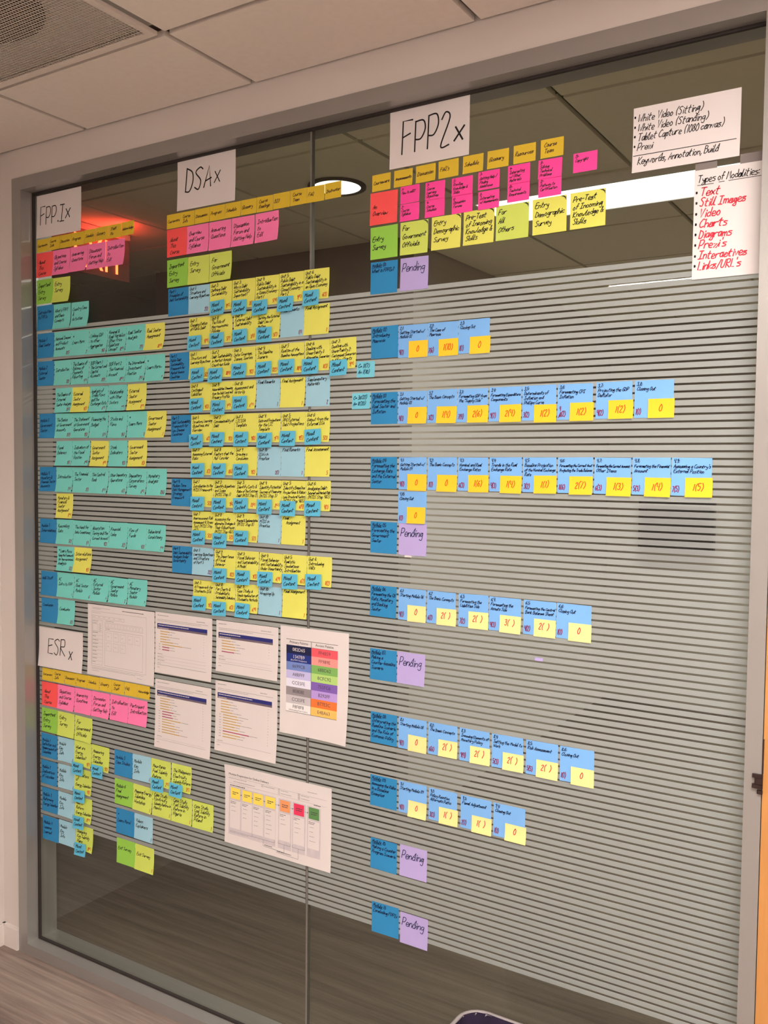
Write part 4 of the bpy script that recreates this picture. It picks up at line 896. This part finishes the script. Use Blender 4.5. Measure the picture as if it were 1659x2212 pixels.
('sky', 'L', -1038.3, -286.5, 75.2, 75.5, '6.2|The Basic Concepts', '6(1)', 'in FPP2x Module 06 row'),
('sky', 'L', -956.0, -286.7, 75.0, 75.5, '6.3:|Forecasting the|Liabilities Side', '7(2)', 'in FPP2x Module 06 row'),
('sky', 'L', -878.7, -287.0, 76.9, 75.5, '6.4:|Forecasting the|Assets Side', '4(3)', 'in FPP2x Module 06 row'),
('sky', 'L', -795.6, -287.2, 75.2, 75.5, '6.5:|Forecasting the Central|Bank Balance Sheet', '4(2)', 'in FPP2x Module 06 row'),
('sky', 'L', -718.8, -287.4, 77.1, 75.5, '6.6:|Closing Out', '1(1)', 'in FPP2x Module 06 row'),
('pale', 'S', -1090.8, -325.3, 49.9, 38.5, '0', '', 'on the blue 6.1 note'),
('pale', 'S', -1012.0, -325.3, 51.1, 38.5, '2(  )', '', 'on the blue 6.2 note'),
('pale', 'S', -930.0, -325.5, 50.0, 38.5, '2(  )', '', 'on the blue 6.3 note'),
('pale', 'S', -851.5, -326.0, 50.8, 38.5, '3(  )', '', 'on the blue 6.4 note'),
('pale', 'S', -770.1, -326.5, 50.3, 38.5, '2(  )', '', 'on the blue 6.5 note'),
('pale', 'S', -691.2, -327.6, 50.6, 38.5, '0', '', 'on the blue 6.6 note'),
('navy', 'L', -1196.0, -440.1, 75.7, 75.5, '_Module 07:|Making a|Counter-baseline|Scenario', '', 'starting the FPP2x Module 07 row'),
('violet', 'L', -1117.6, -439.2, 75.7, 75.5, 'Pending', '', 'right of FPP2x Module 07'),
('navy', 'L', -1192.3, -595.1, 75.6, 75.5, '_Module 08:|Interpreting the|Baseline Scenario|and the Role of|Economic Policy', '', 'starting the FPP2x Module 08 row'),
('sky', 'L', -1112.5, -595.8, 76.6, 75.5, '8.1:|Starting Module 08', '4(1)', 'in FPP2x Module 08 row'),
('sky', 'L', -1031.1, -596.0, 76.8, 75.5, '8.2:|The Basic Concepts', '6(6)', 'in FPP2x Module 08 row'),
('sky', 'L', -948.5, -596.2, 75.5, 75.5, '8.3:|Incoming Elements of|Monetary Policy', '9(4)', 'in FPP2x Module 08 row'),
('sky', 'L', -867.3, -596.5, 76.0, 75.5, '8.4:|Setting the Model to|Work', '5(3)', 'in FPP2x Module 08 row'),
('sky', 'L', -784.4, -596.7, 74.4, 75.5, '8.5:|Risk Assessment', '5(5)', 'in FPP2x Module 08 row'),
('sky', 'L', -705.7, -596.9, 76.4, 75.5, '8.6:|Closing Out', '1(1)', 'in FPP2x Module 08 row'),
('pale', 'S', -1085.1, -634.8, 50.4, 38.5, '0', '', 'on the blue 8.1 note'),
('pale', 'S', -1003.2, -632.6, 50.0, 38.5, '2(  )', '', 'on the blue 8.2 note'),
('pale', 'S', -920.8, -633.7, 50.6, 38.5, '2(  )', '', 'on the blue 8.3 note'),
('pale', 'S', -839.3, -634.0, 50.7, 38.5, '2(  )', '', 'on the blue 8.4 note'),
('pale', 'S', -758.9, -635.9, 50.3, 38.5, '2(  )', '', 'on the blue 8.5 note'),
('pale', 'S', -679.4, -637.2, 51.1, 38.5, '0', '', 'on the blue 8.6 note'),
('navy', 'L', -1191.7, -751.2, 76.2, 75.5, '_Module 09:|Assessing the Risks|in a Baseline|Examples', '', 'starting the FPP2x Module 09 row'),
('sky', 'L', -1110.6, -751.2, 76.9, 75.5, '9.1:|Starting Module 09', '4(1)', 'in FPP2x Module 09 row'),
('sky', 'L', -1027.7, -751.9, 74.9, 75.5, '9.2:|Policy Reaction|Alternate Paths', '3(3)', 'in FPP2x Module 09 row'),
('sky', 'L', -943.3, -752.5, 77.5, 75.5, '9.3:|Fiscal Adjustment', '2(1)', 'in FPP2x Module 09 row'),
('sky', 'L', -860.1, -753.2, 77.1, 75.5, '9.4:|Closing Out', '1(1)', 'in FPP2x Module 09 row'),
('pale', 'S', -1082.7, -793.0, 50.2, 38.5, '0', '', 'on the blue 9.1 note'),
('pale', 'S', -999.2, -792.0, 49.4, 38.5, '1(  )', '', 'on the blue 9.2 note'),
('pale', 'S', -913.6, -793.3, 49.8, 38.5, '1(  )', '', 'on the blue 9.3 note'),
('pale', 'S', -830.2, -793.7, 50.6, 38.5, '0', '', 'on the blue 9.4 note'),
('navy', 'L', -1188.9, -907.7, 75.5, 75.5, '_Module 10:|Making a Counter|Program Scenario', '', 'starting the FPP2x Module 10 row'),
('violet', 'L', -1105.3, -906.0, 75.2, 75.5, 'Pending', '', 'right of FPP2x Module 10'),
('navy', 'L', -1184.5, -1066.7, 77.8, 75.5, '_Module 11:|Concluding FPP2x', '', 'starting the FPP2x Module 11 row'),
('violet', 'L', -1102.2, -1071.1, 76.3, 75.5, 'Pending', '', 'right of FPP2x Module 11'),
]
def section(ctx):
    for s in ('FPP.1x', 'ESRx', 'DSAx', 'FPP2x'):
        if s in ctx: return s
    return 'FPP2x'
NUMW = {'01': 'One', '02': 'Two', '03': 'Three', '04': 'Four', '05': 'Five', '06': 'Six', '07': 'Seven', '08': 'Eight', '09': 'Nine', '10': 'Ten', '11': 'Eleven',
 '1': 'One', '2': 'Two', '3': 'Three', '4': 'Four', '5': 'Five', '6': 'Six', '7': 'Seven', '8': 'Eight', '9': 'Nine'}
def spell(t): return ' '.join(NUMW.get(x, x) for x in t.split())
def wcount(t): return len(re.findall(r"[A-Za-z0-9']+", t))
HOST = {}                                        # which larger note a small one is stuck to
for n_ in NOTES:
    ls = n_[6].split('|')
    if n_[0] in ('yellow', 'ice') and ls[0].startswith('Unit'):
        part = [x for x in ('Part 1', 'Part 2', 'Part 3', 'Part 4', 'Part 5') if x in n_[8]][0]
        HOST['DSAx %s %s' % (part, ls[0].rstrip(':'))] = (' '.join(ls[1:]), 'DSAx '+spell(part))
    if n_[0] == 'sky': HOST['on the blue %s note' % ls[0].rstrip(':')] = (' '.join(ls[1:]), 'Module '+NUMW[ls[0].split('.')[0]])
def make_label(col, text, num, ctx):
    q = [x for x in text.replace('_', '').replace('|', ' ').split() if x.lower().strip('?') not in ('edx',)]
    if ctx in HOST:
        t, row_ = HOST[ctx]; head = NAMES[col]+' note reading "%s" on ' % ' '.join(q); w_ = t.replace('"', '').split()
        while wcount(head)+wcount(' '.join(w_))+wcount(row_) > 16: w_.pop()
        return '%s"%s", %s' % (head, ' '.join(w_), row_)
    if col == 'blue': return 'small blue note reading "Mixed Content" on the %s note' % ctx
    if 'Closed' in text: return 'yellow note "%s Closed Economy %s" %s in DSAx Part One top row' % (' '.join(q[:2]), ' '.join(q[-2:]), 'fifth' if '4' in q[1] else 'sixth')
    c2 = spell(ctx); head = NAMES[col]+' note reading'
    while wcount(head)+wcount(c2)+wcount(' '.join(q)) > 16: q.pop()
    return '%s "%s" %s' % (head, ' '.join(q), c2)
LABELS = [make_label(n[0], n[6], n[7], n[8]) for n in NOTES]
for i, l in enumerate(LABELS):
    same = [j for j in range(len(LABELS)) if LABELS[j] == l]
    if len(same) > 1:
        same.sort(key=lambda j: NOTES[j][2])
        for q, j in enumerate(same):
            a, b = l.split('"')[0], l.split('"')[2]; t = l.split('"')[1].split(); a = a.replace(' note reading', (' note, left of two, reading', ' note, right of two, reading')[q])
            while wcount(a)+wcount(b)+len(t) > 16: t.pop()
            LABELS[j] = '%s"%s"%s' % (a, ' '.join(t), b)

def text_block(pen, lines, u, v, cap, gap, w, availw, xs=0.96, **kw):
    cap *= 0.92; kw.setdefault('slant', 0.32); kw.setdefault('jit', 0.8)
    for t in lines:
        under = t.startswith('_'); t = t.lstrip('_')
        ind = len(t)-len(t.lstrip(' ')); t = t.strip()
        L = text_width(t)*cap/10.0*xs
        f = min(1.0, availw/max(L, 1)); c = cap*max(f, 0.8); x2 = xs*min(1.0, f/max(f, 0.8))
        pen.text(t, u+ind*5, v, c, w, x2, **kw)
        if under: pen.line([(u, v+2.2), (u+text_width(t.split()[0])*c/10.0*x2, v+1.6)], w*0.8)
        v += gap
for n, (col, kind, x, z, w, h, text, num, ctx) in enumerate(NOTES):
    random.seed(1000+n)
    sec = section(ctx); lines = text.split('|'); big = kind == 'L'
    if big: w = min(max(w, 74.5), 78.3)
    minis = {'FPP.1x': (5, 11), 'ESRx': (3, 6), 'DSAx': (2.5, 5), 'FPP2x': (0.8, 2.6)}[sec]
    curl = random.uniform(*minis); off = 1.0; corner = random.uniform(0, 3)
    if col in ('navy', 'green', 'red') : curl *= 0.35; corner *= 0.3
    if col == 'ice': curl *= 0.5
    if sec == 'FPP2x': corner *= 0.5
    if col == 'sky': curl, corner = 1.0, 0.2
    if not big: curl = random.uniform(0.5, 2.0); corner = random.uniform(0, 1)
    if col == 'blue': off = 10.0 if sec == 'ESRx' else 9.0; curl = random.uniform(1, 4)
    if col in ('gold', 'pale'): off = 2.8; curl = random.uniform(0.5, 3.5)
    if col == 'orange': curl = random.uniform(0.4, 1.6)
    rot = random.uniform(-0.012, 0.012) if col != 'blue' else random.uniform(-0.02, 0.05)
    nm = 'sticky_note' if big else 'small_sticky_note'
    o, surf = make_sheet(nm, x, z, w, h, off, curl, 'paper_'+col, corner, rot, ny=6 if big else 4, nx=4 if big else 3)
    tag(o, LABELS[n], 'sticky note', '%s %s notes' % (sec, {'blue': 'Mixed Content', 'gold': 'gold count', 'pale': 'pale count'}.get(col, NAMES[col])))
    pen = Pen(); ink = 'ink_black'; npen = Pen(); nink = 'ink_red'
    nl = len(lines)
    if col == 'orange':
        cap = 9.2; text_block(pen, lines, 4 if nl == 1 else 8, 23 if nl == 1 else 16, cap, 13, 1.3, w-7, drift=0.04); ink = 'ink_brown'
    elif col == 'blue':
        text_block(pen, lines, 6, 16, 10.5, 14.5, 1.5, w-12, drift=0.08)
    elif col == 'iceblue':
        text_block(pen, lines, 4, 15, 9.6, 14.5, 1.5, w-7, drift=0.0); ink = 'ink_navy'
    elif col in ('gold', 'pale'):
        cap = 13.5 if text == '0' else 13.0; L = text_width(text)*cap/10*0.85
        pen.text(text, (w-L)/2-(1 if col == 'gold' else 2), 25 if col == 'gold' else 22, cap, 1.7, 0.85, jit=0.3); ink = 'ink_gold_red' if col == 'gold' else 'ink_marker_red'
    elif col == 'magenta':
        text_block(pen, lines, 4, 9, 6.6, 8.6, 1.15, w-6, drift=0.03); ink = 'ink_brown'
    elif col == 'violet':
        pen.text('Pending', 5, 31, 19, 1.7, 0.86, 0.25, 0.4); ink = 'ink_navy'
    elif col == 'sky':
        text_block(pen, lines, 4, 10, 7.6, 10, 1.3, w-6); ink = 'ink_navy'
        if text.startswith('3.6'):               # the first figure is crossed out and corrected above
            npen.text('4', 5, 57, 9.0, 1.6, 0.62, 0.15, 0.3); npen.text('(2)', 9, 68, 10.5, 1.7, 0.62, 0.15, 0.4)
            npen.line([(3, 71), (8, 59), (4, 67), (9, 60), (5, 69), (10, 62), (6, 70), (10, 66)], 1.8)
        else: npen.text(num, 3, 68, 10.5, 1.7, 0.62, 0.15, 0.4)
        nink = 'ink_wine'
    elif sec == 'FPP2x' and col == 'navy':
        text_block(pen, lines, 4, 12, 9.0, 12.5, 1.35, w-7); ink = 'ink_navy'
    elif sec == 'FPP2x':
        if col == 'red': text_block(pen, lines, 8, 38, 10.5, 15, 1.35, w-18)
        else: text_block(pen, lines, 6, 19 if col != 'green' else 34, 12.0, 15.5 if nl > 3 else 19, 1.6, w-10, drift=0.03)
    elif col in ('pink', 'red'):
        text_block(pen, lines, 7 if col == 'pink' else 12, 26 if col == 'pink' else 34, 11.5, 17, 1.45, w-9 if col == 'pink' else w-16, drift=0.04); ink = 'ink_brown'
    elif col in ('green', 'lime') and sec != 'ESRx' or text in ('Important|Entry|Survey', 'Entry|Survey', 'For|Government|Officials'):
        text_block(pen, lines, 8, 24, 12.0, 19, 1.5, w-14, drift=0.05)
    elif sec == 'DSAx':
        text_block(pen, lines, 4.5, 12, 9.0 if nl < 6 else 8.0, 11.2 if nl < 6 else 11.5, 1.35, w-6, drift=0.04)
        if col == 'navy': ink = 'ink_navy'
    else:
        cap = 10.6; gap = 15 if nl < 4 else 12.5
        text_block(pen, lines, 6, (34 if nl == 1 else 25 if nl < 4 else 19) if col != 'navy' else 26, cap, gap, 1.4, w-9, drift=0.04)
        if col == 'navy': ink = 'ink_navy'
    if num and col != 'sky':
        L = text_width(num)*9.4/10*0.7
        npen.text(num, w-L-5, 70, 9.4, 1.5, 0.7, 0.15, 0.4); nink = 'ink_wine' if col in ('ice', 'teal') else 'ink_red'
    if pen.v: pen.lay('handwriting', ink, o, surf)
    if npen.v: npen.lay('count', nink, o, surf)
    if ctx == 'in the FPP2x survey row' and col in ('yellow', 'lime'):
        cp = Pen()
        for k in range(3): cp.line([(w-12+k*2.5, 0.8), (w-5+k*1.6, 4+k*0.4), (w-1, 10-k*2.6)], 0.9)
        cp.lay('corner_mark', 'ink_black', o, surf)

# ================================================================== white sheets with hand lettering
def sheet(name, x, z, w, h, label, off=1.6, curl=3.0, **kw):
    o, surf = make_sheet(name, x, z, w, h, off, curl, 'paper_white', ny=10, nx=8, **kw)
    tag(o, label, 'paper sheet'); return o, surf
random.seed(5)
o, s = sheet('lettered_sheet', -2436, 824, 204, 130, 'white sheet hand lettered FPP.1x in the top left corner of the glass', curl=3)
p = Pen(); p.text('FPP', 17, 90, 52, 3.0, 0.76, 0.06, 0.22, 0.0); p.grid(97.5, 85.5, 102.5, 90.5, 1); p.text('I', 108, 90, 52, 3.0, 0.72, 0.06, 0.1, 0.0); p.text('x', 134, 84, 56, 3.2, 0.85, 0.1, 0.2); p.lay('lettering', 'ink_black', o, s)
o, s = sheet('lettered_sheet', -1838, 828, 209, 133, 'white sheet hand lettered DSAx at the top of the glass', curl=3)
p = Pen(); p.text('DSA', 30, 84, 58, 3.8, 0.86, 0.12, 0.2, 0.04); p.text('x', 135, 74, 58, 3.0, 0.8, 0.1, 0.2); p.lay('lettering', 'ink_black', o, s)
o, s = sheet('lettered_sheet', -1153, 829, 208, 132, 'white sheet hand lettered FPP2x at the top of the glass', curl=1.5)
p = Pen(); p.text('FPP2', 33, 101, 71, 3.6, 0.72, 0.05, 0.2, 0.0); p.text('x', 170, 96, 56, 4.2, 0.95, 0.12, 0.2); p.lay('lettering', 'ink_black', o, s)
o, s = sheet('lettered_sheet', -2443, -514, 206, 124, 'white sheet hand lettered ESRx beside the printed sheets', curl=6)
p = Pen(); p.text('ESR', 44, 80, 48, 3.0, 0.9, 0.08, 0.2, 0.0); p.text('x', 142, 88, 46, 3.2, 0.8, 0.1, 0.2); p.lay('lettering', 'ink_black', o, s)
o, s = sheet('list_sheet', -576, 725, 206, 129, 'white sheet listing video formats in black at the upper right', curl=4)
p = Pen()
for t, v in (('White Video (Sitting)', 28), ('White Video (Standing)', 47), ('Tablet Capture (1080 canvas)', 66), ('Prezi', 85)):
    p.text('@', 2, v-1, 22, 2.2, 0.5, 0, 0.1); p.text(t, 9, v, 14.0, 1.6, 0.86 if len(t) < 25 else 0.8, 0.3, 0.4)
p.rule(2, 95, 199, 95, 1.4); p.text('Keywords, Annotation, Build', 11, 113, 14.0, 1.6, 0.8, 0.3, 0.4); p.lay('lettering', 'ink_black', o, s)
o, s = sheet('list_sheet', -453, 582, 128, 210, 'white sheet listing types of modalities in red beside the right frame', curl=2)
p = Pen(); p.text('Types of Modalities:', 6, 24, 14, 1.6, 0.80, 0.25, 0.35)
p.rule(6, 29, 36, 29, 1.1, 3); p.rule(46, 28, 56, 28, 1.1, 2); p.rule(64, 28, 122, 27.5, 1.1, 4)
r = Pen()
for i, t in enumerate(('Text', 'Still Images', 'Video', 'Charts', 'Diagrams', "Prezi's", 'Interactives', "Links/URL's")):
    v = 50+i*20.3; p.text('@', 3, v+2, 26, 2.2, 0.5, 0, 0.1); r.text(t, 11, v, 15.5, 2.1, 0.98 if len(t) < 8 else 0.88, 0.26, 0.5)
p.lay('heading', 'ink_black', o, s); r.lay('lettering', 'ink_marker_red', o, s)
for u, wd_ in ((1, 41), (84, 44)):
    t, ts = make_sheet('tape_strip', 0, 0, wd_, 24, 1.2, 0.1, 'tape_grey', nx=2, ny=2); t.parent = o; t.location = (u/1000.0, 0, 0.018)

# ================================================================== printed sheets
def tiny_text(p, u, v, w, n=1, gap=3.0, hgt=0.9, seed=0):
    rnd = random.Random(seed)
    for k in range(n):
        x = u; end = u+w*(1.0 if k < n-1 else rnd.uniform(0.5, 0.95))
        while x < end:
            L = min(rnd.uniform(2.5, 8), end-x); p.rect(x, v+k*gap, x+L, v+k*gap+hgt); x += L+1.0
o, s = sheet('printed_form', -2214, -421, 283, 214, 'printed page layout form with empty boxes beside ESRx sheet', curl=4)
p = Pen(); d = Pen()
tiny_text(p, 20, 9, 78, 2, 3.2, seed=1); tiny_text(d, 150, 9.5, 96, 1, hgt=1.7, seed=2)
p.frame(18, 20, 250, 186, 0.6); tiny_text(p, 22, 24, 60, 1, seed=3); p.frame(20, 33, 158, 41, 0.5)
for i in range(6): tiny_text(p, 24+i*22, 36, 13, 1, seed=10+i)
p.frame(20, 46, 66, 180, 0.5)
for i in range(9): tiny_text(d, 22, 84+i*11, 26, 1, hgt=1.2, seed=20+i); p.rule(20, 81+i*11, 66, 81+i*11, 0.4, 3)
tiny_text(d, 22, 49, 24, 2, 6, seed=40); p.frame(23, 58, 44, 80, 0.5)
for i in range(8): tiny_text(p, 50, 56+i*3.4, 12, 1, seed=50+i)
tiny_text(d, 78, 45, 40, 1, seed=70); p.frame(76, 50, 236, 66, 0.5)
for i in range(12): p.frame(79+i*13, 53, 89+i*13, 63, 0.35)
tiny_text(d, 78, 69, 30, 1, seed=71); p.frame(76, 74, 236, 180, 0.6)
for r_, cnt in ((0, 5), (1, 3)):
    for i in range(cnt): p.frame(82+i*30, 80+r_*30, 104+i*30, 104+r_*30, 0.4); tiny_text(p, 87+i*30, 91+r_*30, 12, 1, seed=80+i+r_*9)
tiny_text(p, 20, 190, 220, 2, 3.4, seed=90); tiny_text(p, 20, 199, 60, 1, seed=91); tiny_text(p, 214, 200, 30, 1, seed=92)
p.lay('printed_lines', 'print_grey', o, s, 0.3); d.lay('printed_headings', 'print_dark', o, s, 0.35)
CH = [(-1928, -419, 218, 174, 'printed schedule page at upper left of the four chart pages', [(.30, 0), (.22, 0), (.28, 0), (.20, 0), (.40, 0), (.62, 0), (.22, 1), (.22, 1)]),
      (-1695, -420, 215, 140, 'shorter printed schedule page at upper right of four chart pages', [(.26, 0), (.34, 0), (.38, 0), (.40, 0), (.36, 1)]),
      (-1929, -612, 216, 197, 'printed schedule page at lower left with two crimson rows', [(.32, 0), (.26, 0), (.34, 0), (.28, 0), (.30, 0), (.36, 1), (.30, 1), (.34, 1), (.58, 0), (.30, 0), (.40, 0), (.46, 0), (.42, 0), (.56, 0)]),
      (-1698, -586, 216, 192, 'printed schedule page at lower right with one long crimson row', [(.22, 0), (.30, 0), (.24, 0), (.26, 0), (.34, 0), (.40, 0), (.44, 0), (.38, 0), (.50, 0), (.34, 0), (.44, 0), (.74, 1), (.50, 0), (.40, 0)])]
for ci, (x, z, w, h, lab, rows) in enumerate(CH):
    o, s = sheet('printed_schedule', x, z, w, h, lab, curl=5 if ci > 1 else 3, corner=2)
    g = Pen(); nb = Pen(); sb = Pen(); tn = Pen(); cr = Pen(); wh = Pen()
    tiny_text(g, 9, 8, 50, 1, hgt=1.6, seed=ci); tiny_text(g, w-58, 13, 40, 1, hgt=1.6, seed=ci+5); tiny_text(g, 9, 20, w-24, 2, 4, 1.0, seed=ci+9)
    nb.grid(8, 32, w-18, 42, 4); sb.grid(8, 42, w-18, 47.5, 4); tiny_text(wh, 12, 35.5, 130, 1, hgt=2.0, seed=ci+20); tiny_text(wh, 12, 44, 44, 1, hgt=1.4, seed=ci+22)
    y = 53
    for i, (f, k) in enumerate(rows):
        q = cr if k else tn; ind = 20 if i < 5 else 28
        q.grid(ind, y, ind+f*(w-40)*0.72, y+2.3, 2); tiny_text(g, ind+f*(w-40)*0.72+2, y+0.3, 20+10*(i % 3), 1, hgt=1.4, seed=ci*40+i)
        if i >= 5: tiny_text(g, ind-13, y+0.3, 9, 1, hgt=1.4, seed=300+i)
        tiny_text(g, w-32, y+0.3, 3, 1, hgt=1.2, seed=400+i); y += 7.4
    y += 6; k = 0
    while y < h-28 and k < 5:
        tiny_text(g, 10, y, 22+8*(k % 3), 1, hgt=1.4, seed=500+k); g.rule(10, y+5.5, w-22, y+5.5, 0.35); y += 9; k += 1
    g.rule(8, h-24, w-18, h-24, 0.6); tiny_text(g, 10, h-17, 10, 1, hgt=1.3, seed=600)
    for pen, nm, m in ((g, 'printed_lines', 'print_grey'), (nb, 'header_band', 'print_navy'), (sb, 'subheader_band', 'print_slate'), (tn, 'tan_bars', 'print_tan'), (cr, 'crimson_bars', 'print_crimson'), (wh, 'header_print', 'paper_white')):
        if pen.v: pen.lay(nm, m, o, s, 0.42 if nm == 'header_print' else 0.3)
# colour palette page
o, s = sheet('palette_page', -1473, -412, 215, 280, 'printed colour palette page with two columns of hex codes', curl=3, corner=9)
PL = [('082D65', (28, 32, 70)), ('1347B9', (34, 52, 128)), ('6699CB', (116, 138, 200)), ('A8BFFF', (198, 194, 236)), ('CCE5FE', (230, 230, 246)), ('8E8E8E', (150, 142, 146)), ('CCE5FE', (202, 196, 200)), ('F8F8F8', (244, 240, 240))]
PR = [('FF4B59', (240, 92, 104)), ('FF989E', (248, 156, 150)), ('68BD62', (126, 180, 96)), ('8CFC92', (180, 218, 126)), ('755FC6', (130, 98, 180)), ('B292FF', (186, 156, 224)), ('B77E3C', (232, 122, 58)), ('E4BA63', (248, 196, 104))]
LN = Pen(); HX = []
U0, UM, U1, V0, DV = 20, 100, 182, 48, 21.6
for c, (colm, u0, u1) in enumerate(((PL, U0, UM), (PR, UM, U1))):
    for i, (t, rgb) in enumerate(colm):
        nm = 'swatch_%d_%d' % (c, i); mat(nm, rgb, 0.65, 0.25, 0.01, 9.0)
        q = Pen(); q.grid(u0, V0+DV*i, u1, V0+DV*(i+1), 3); q.lay('swatch', nm, o, s, 0.3)
        TX = Pen(); TX.printed(t, (u0+u1)/2, V0+DV*i+(14.5 if not (c == 0 and i in (1, 7)) else 11.5), 12.5); HX.append(('hex_code', TX, c == 0 and i < 2))
for t, u, v, sz, wh_ in (('(Box/MMY Designator)', 60, V0+DV+18, 5.5, True), ('(Alternating Row Color)', 60, V0+DV*7+18.5, 6, False), ('Primary Palette', 60, 43, 9.5, False), ('Accent Palette', 141, 43, 9.5, False)):
    TX = Pen(); TX.printed(t, u, v, sz); HX.append(('caption', TX, wh_))
for nm, TX, wh_ in HX: TX.lay(nm, 'paper_white' if wh_ else 'print_dark', o, s, 0.5)
LN.rule(U0, 33, U1, 33, 0.9); LN.rule(UM, 33, UM, V0+DV*8, 1.0, 12); LN.rule(U0, V0+DV*8, U1, V0+DV*8, 0.9); LN.rule(U0, V0, U1, V0, 0.5)
LN.lay('rules', 'print_dark', o, s, 0.45)
# flow chart page
o, s = sheet('flow_chart_page', -1662, -811, 355, 216, 'printed flow chart page with seven coloured boxes joined by arrows', curl=3, top=5)
g = Pen(); d = Pen(); sh = Pen(); wh = Pen()
tt = Pen(); tt.printed('Module Preparation for Online Delivery', 14, 27, 8.5, 'LEFT'); tt.lay('title', 'print_dark', o, s, 0.6); tiny_text(g, 14, 35, 110, 1, hgt=1.2, seed=1); tiny_text(g, 30, 43, 80, 1, hgt=1.2, seed=2)
g.rule(14, 31, 340, 34, 0.4); g.rule(14, 49, 340, 51, 0.4)
for u, n_ in ((128, 1), (184, 2), (250, 2)):
    for k in range(n_): d.frame(u, 34+k*8, u+5, 39+k*8, 0.5); tiny_text(g, u+9, 36+k*8, 38, 1, hgt=1.2, seed=u+k)
tiny_text(g, 280, 22, 50, 1, hgt=1.2, seed=8); tiny_text(d, 18, 54, 74, 1, hgt=2.0, seed=9); tiny_text(d, 300, 52, 28, 1, hgt=1.8, seed=10)
CARDS = [(20, (248, 224, 96)), (61, (248, 224, 96)), (100, (248, 224, 96)), (141, (248, 224, 96)), (190, (240, 160, 104)), (236, (226, 60, 96)), (284, (92, 142, 82))]
sh.grid(14, 58, 176, 190, 6)
for a in (185, 231, 279): sh.grid(a, 58, a+43, 190, 3)
for i, (u, rgb) in enumerate(CARDS):
    wh.grid(u-2, 96, u+34, 172 if i < 4 else 168, 2); nm = 'card_%d' % i; mat(nm, rgb, 0.65, 0.25, 0.01, 9.0)
    q = Pen(); q.grid(u, 61, u+33, 91, 2); q.lay('flow_box', nm, o, s, 0.5)
    tiny_text(d, u+7, 72, 20, 2, 5, 2.0, seed=30+i); tiny_text(d, u, 99, 20, 2, 4, 1.4, seed=40+i)
    for k in range(2+i % 4): tiny_text(g, u+3, 112+k*12, 22, 1, hgt=1.2, seed=60+i*5+k)
    if i < 6:
        e = CARDS[i+1][0]; ar = Pen(); ar.rule(u+34, 77, e-3, 77, 0.7, 2); b = len(ar.v); ar.v += [(e-5, 75), (e-1, 77), (e-5, 79)]; ar.f.append((b, b+2, b+1)); ar.lay('arrow', 'print_dark', o, s, 0.62)
cn = Pen()
for a, b_, y in ((98, 174, 180), (186, 226, 178), (233, 272, 178)):
    cn.rule(a, y-6, a, y, 0.6, 1); cn.rule(a, y, b_, y, 0.6, 3); cn.rule(b_, y-6, b_, y, 0.6, 1)
cn.rule(136, 180, 136, 196, 0.6, 1); cn.rule(206, 178, 206, 199, 0.6, 1); cn.rule(252, 178, 252, 205, 0.6, 1); cn.rule(136, 196, 206, 199, 0.6, 3); cn.rule(180, 203, 252, 205, 0.6, 3)
cn.lay('connector', 'print_dark', o, s, 0.62)
tiny_text(d, 140, 192, 46, 1, hgt=1.6, seed=100); tiny_text(d, 182, 199, 62, 1, hgt=1.6, seed=101); tiny_text(g, 18, 180, 80, 2, 3, 1.1, seed=102)
sh.lay('grey_columns', 'print_shade', o, s, 0.3); wh.lay('white_columns', 'paper_white', o, s, 0.38); g.lay('printed_lines', 'print_grey', o, s, 0.5); d.lay('printed_text', 'print_dark', o, s, 0.62)

# two scraps left on the film
for nm, x, z, m, lab in (('tape_scrap', -1101.3, -205.4, 'paper_white', 'tiny white tape scrap on the film below the violet note beside Module Five'),
                         ('paper_scrap', -767.7, -412.0, 'paper_violet', 'tiny lilac paper scrap alone on the striped film')):
    t, ts = make_sheet(nm, x, z, 19, 7, 1.0, 0.4, m, nx=3, ny=2); tag(t, lab, 'scrap')
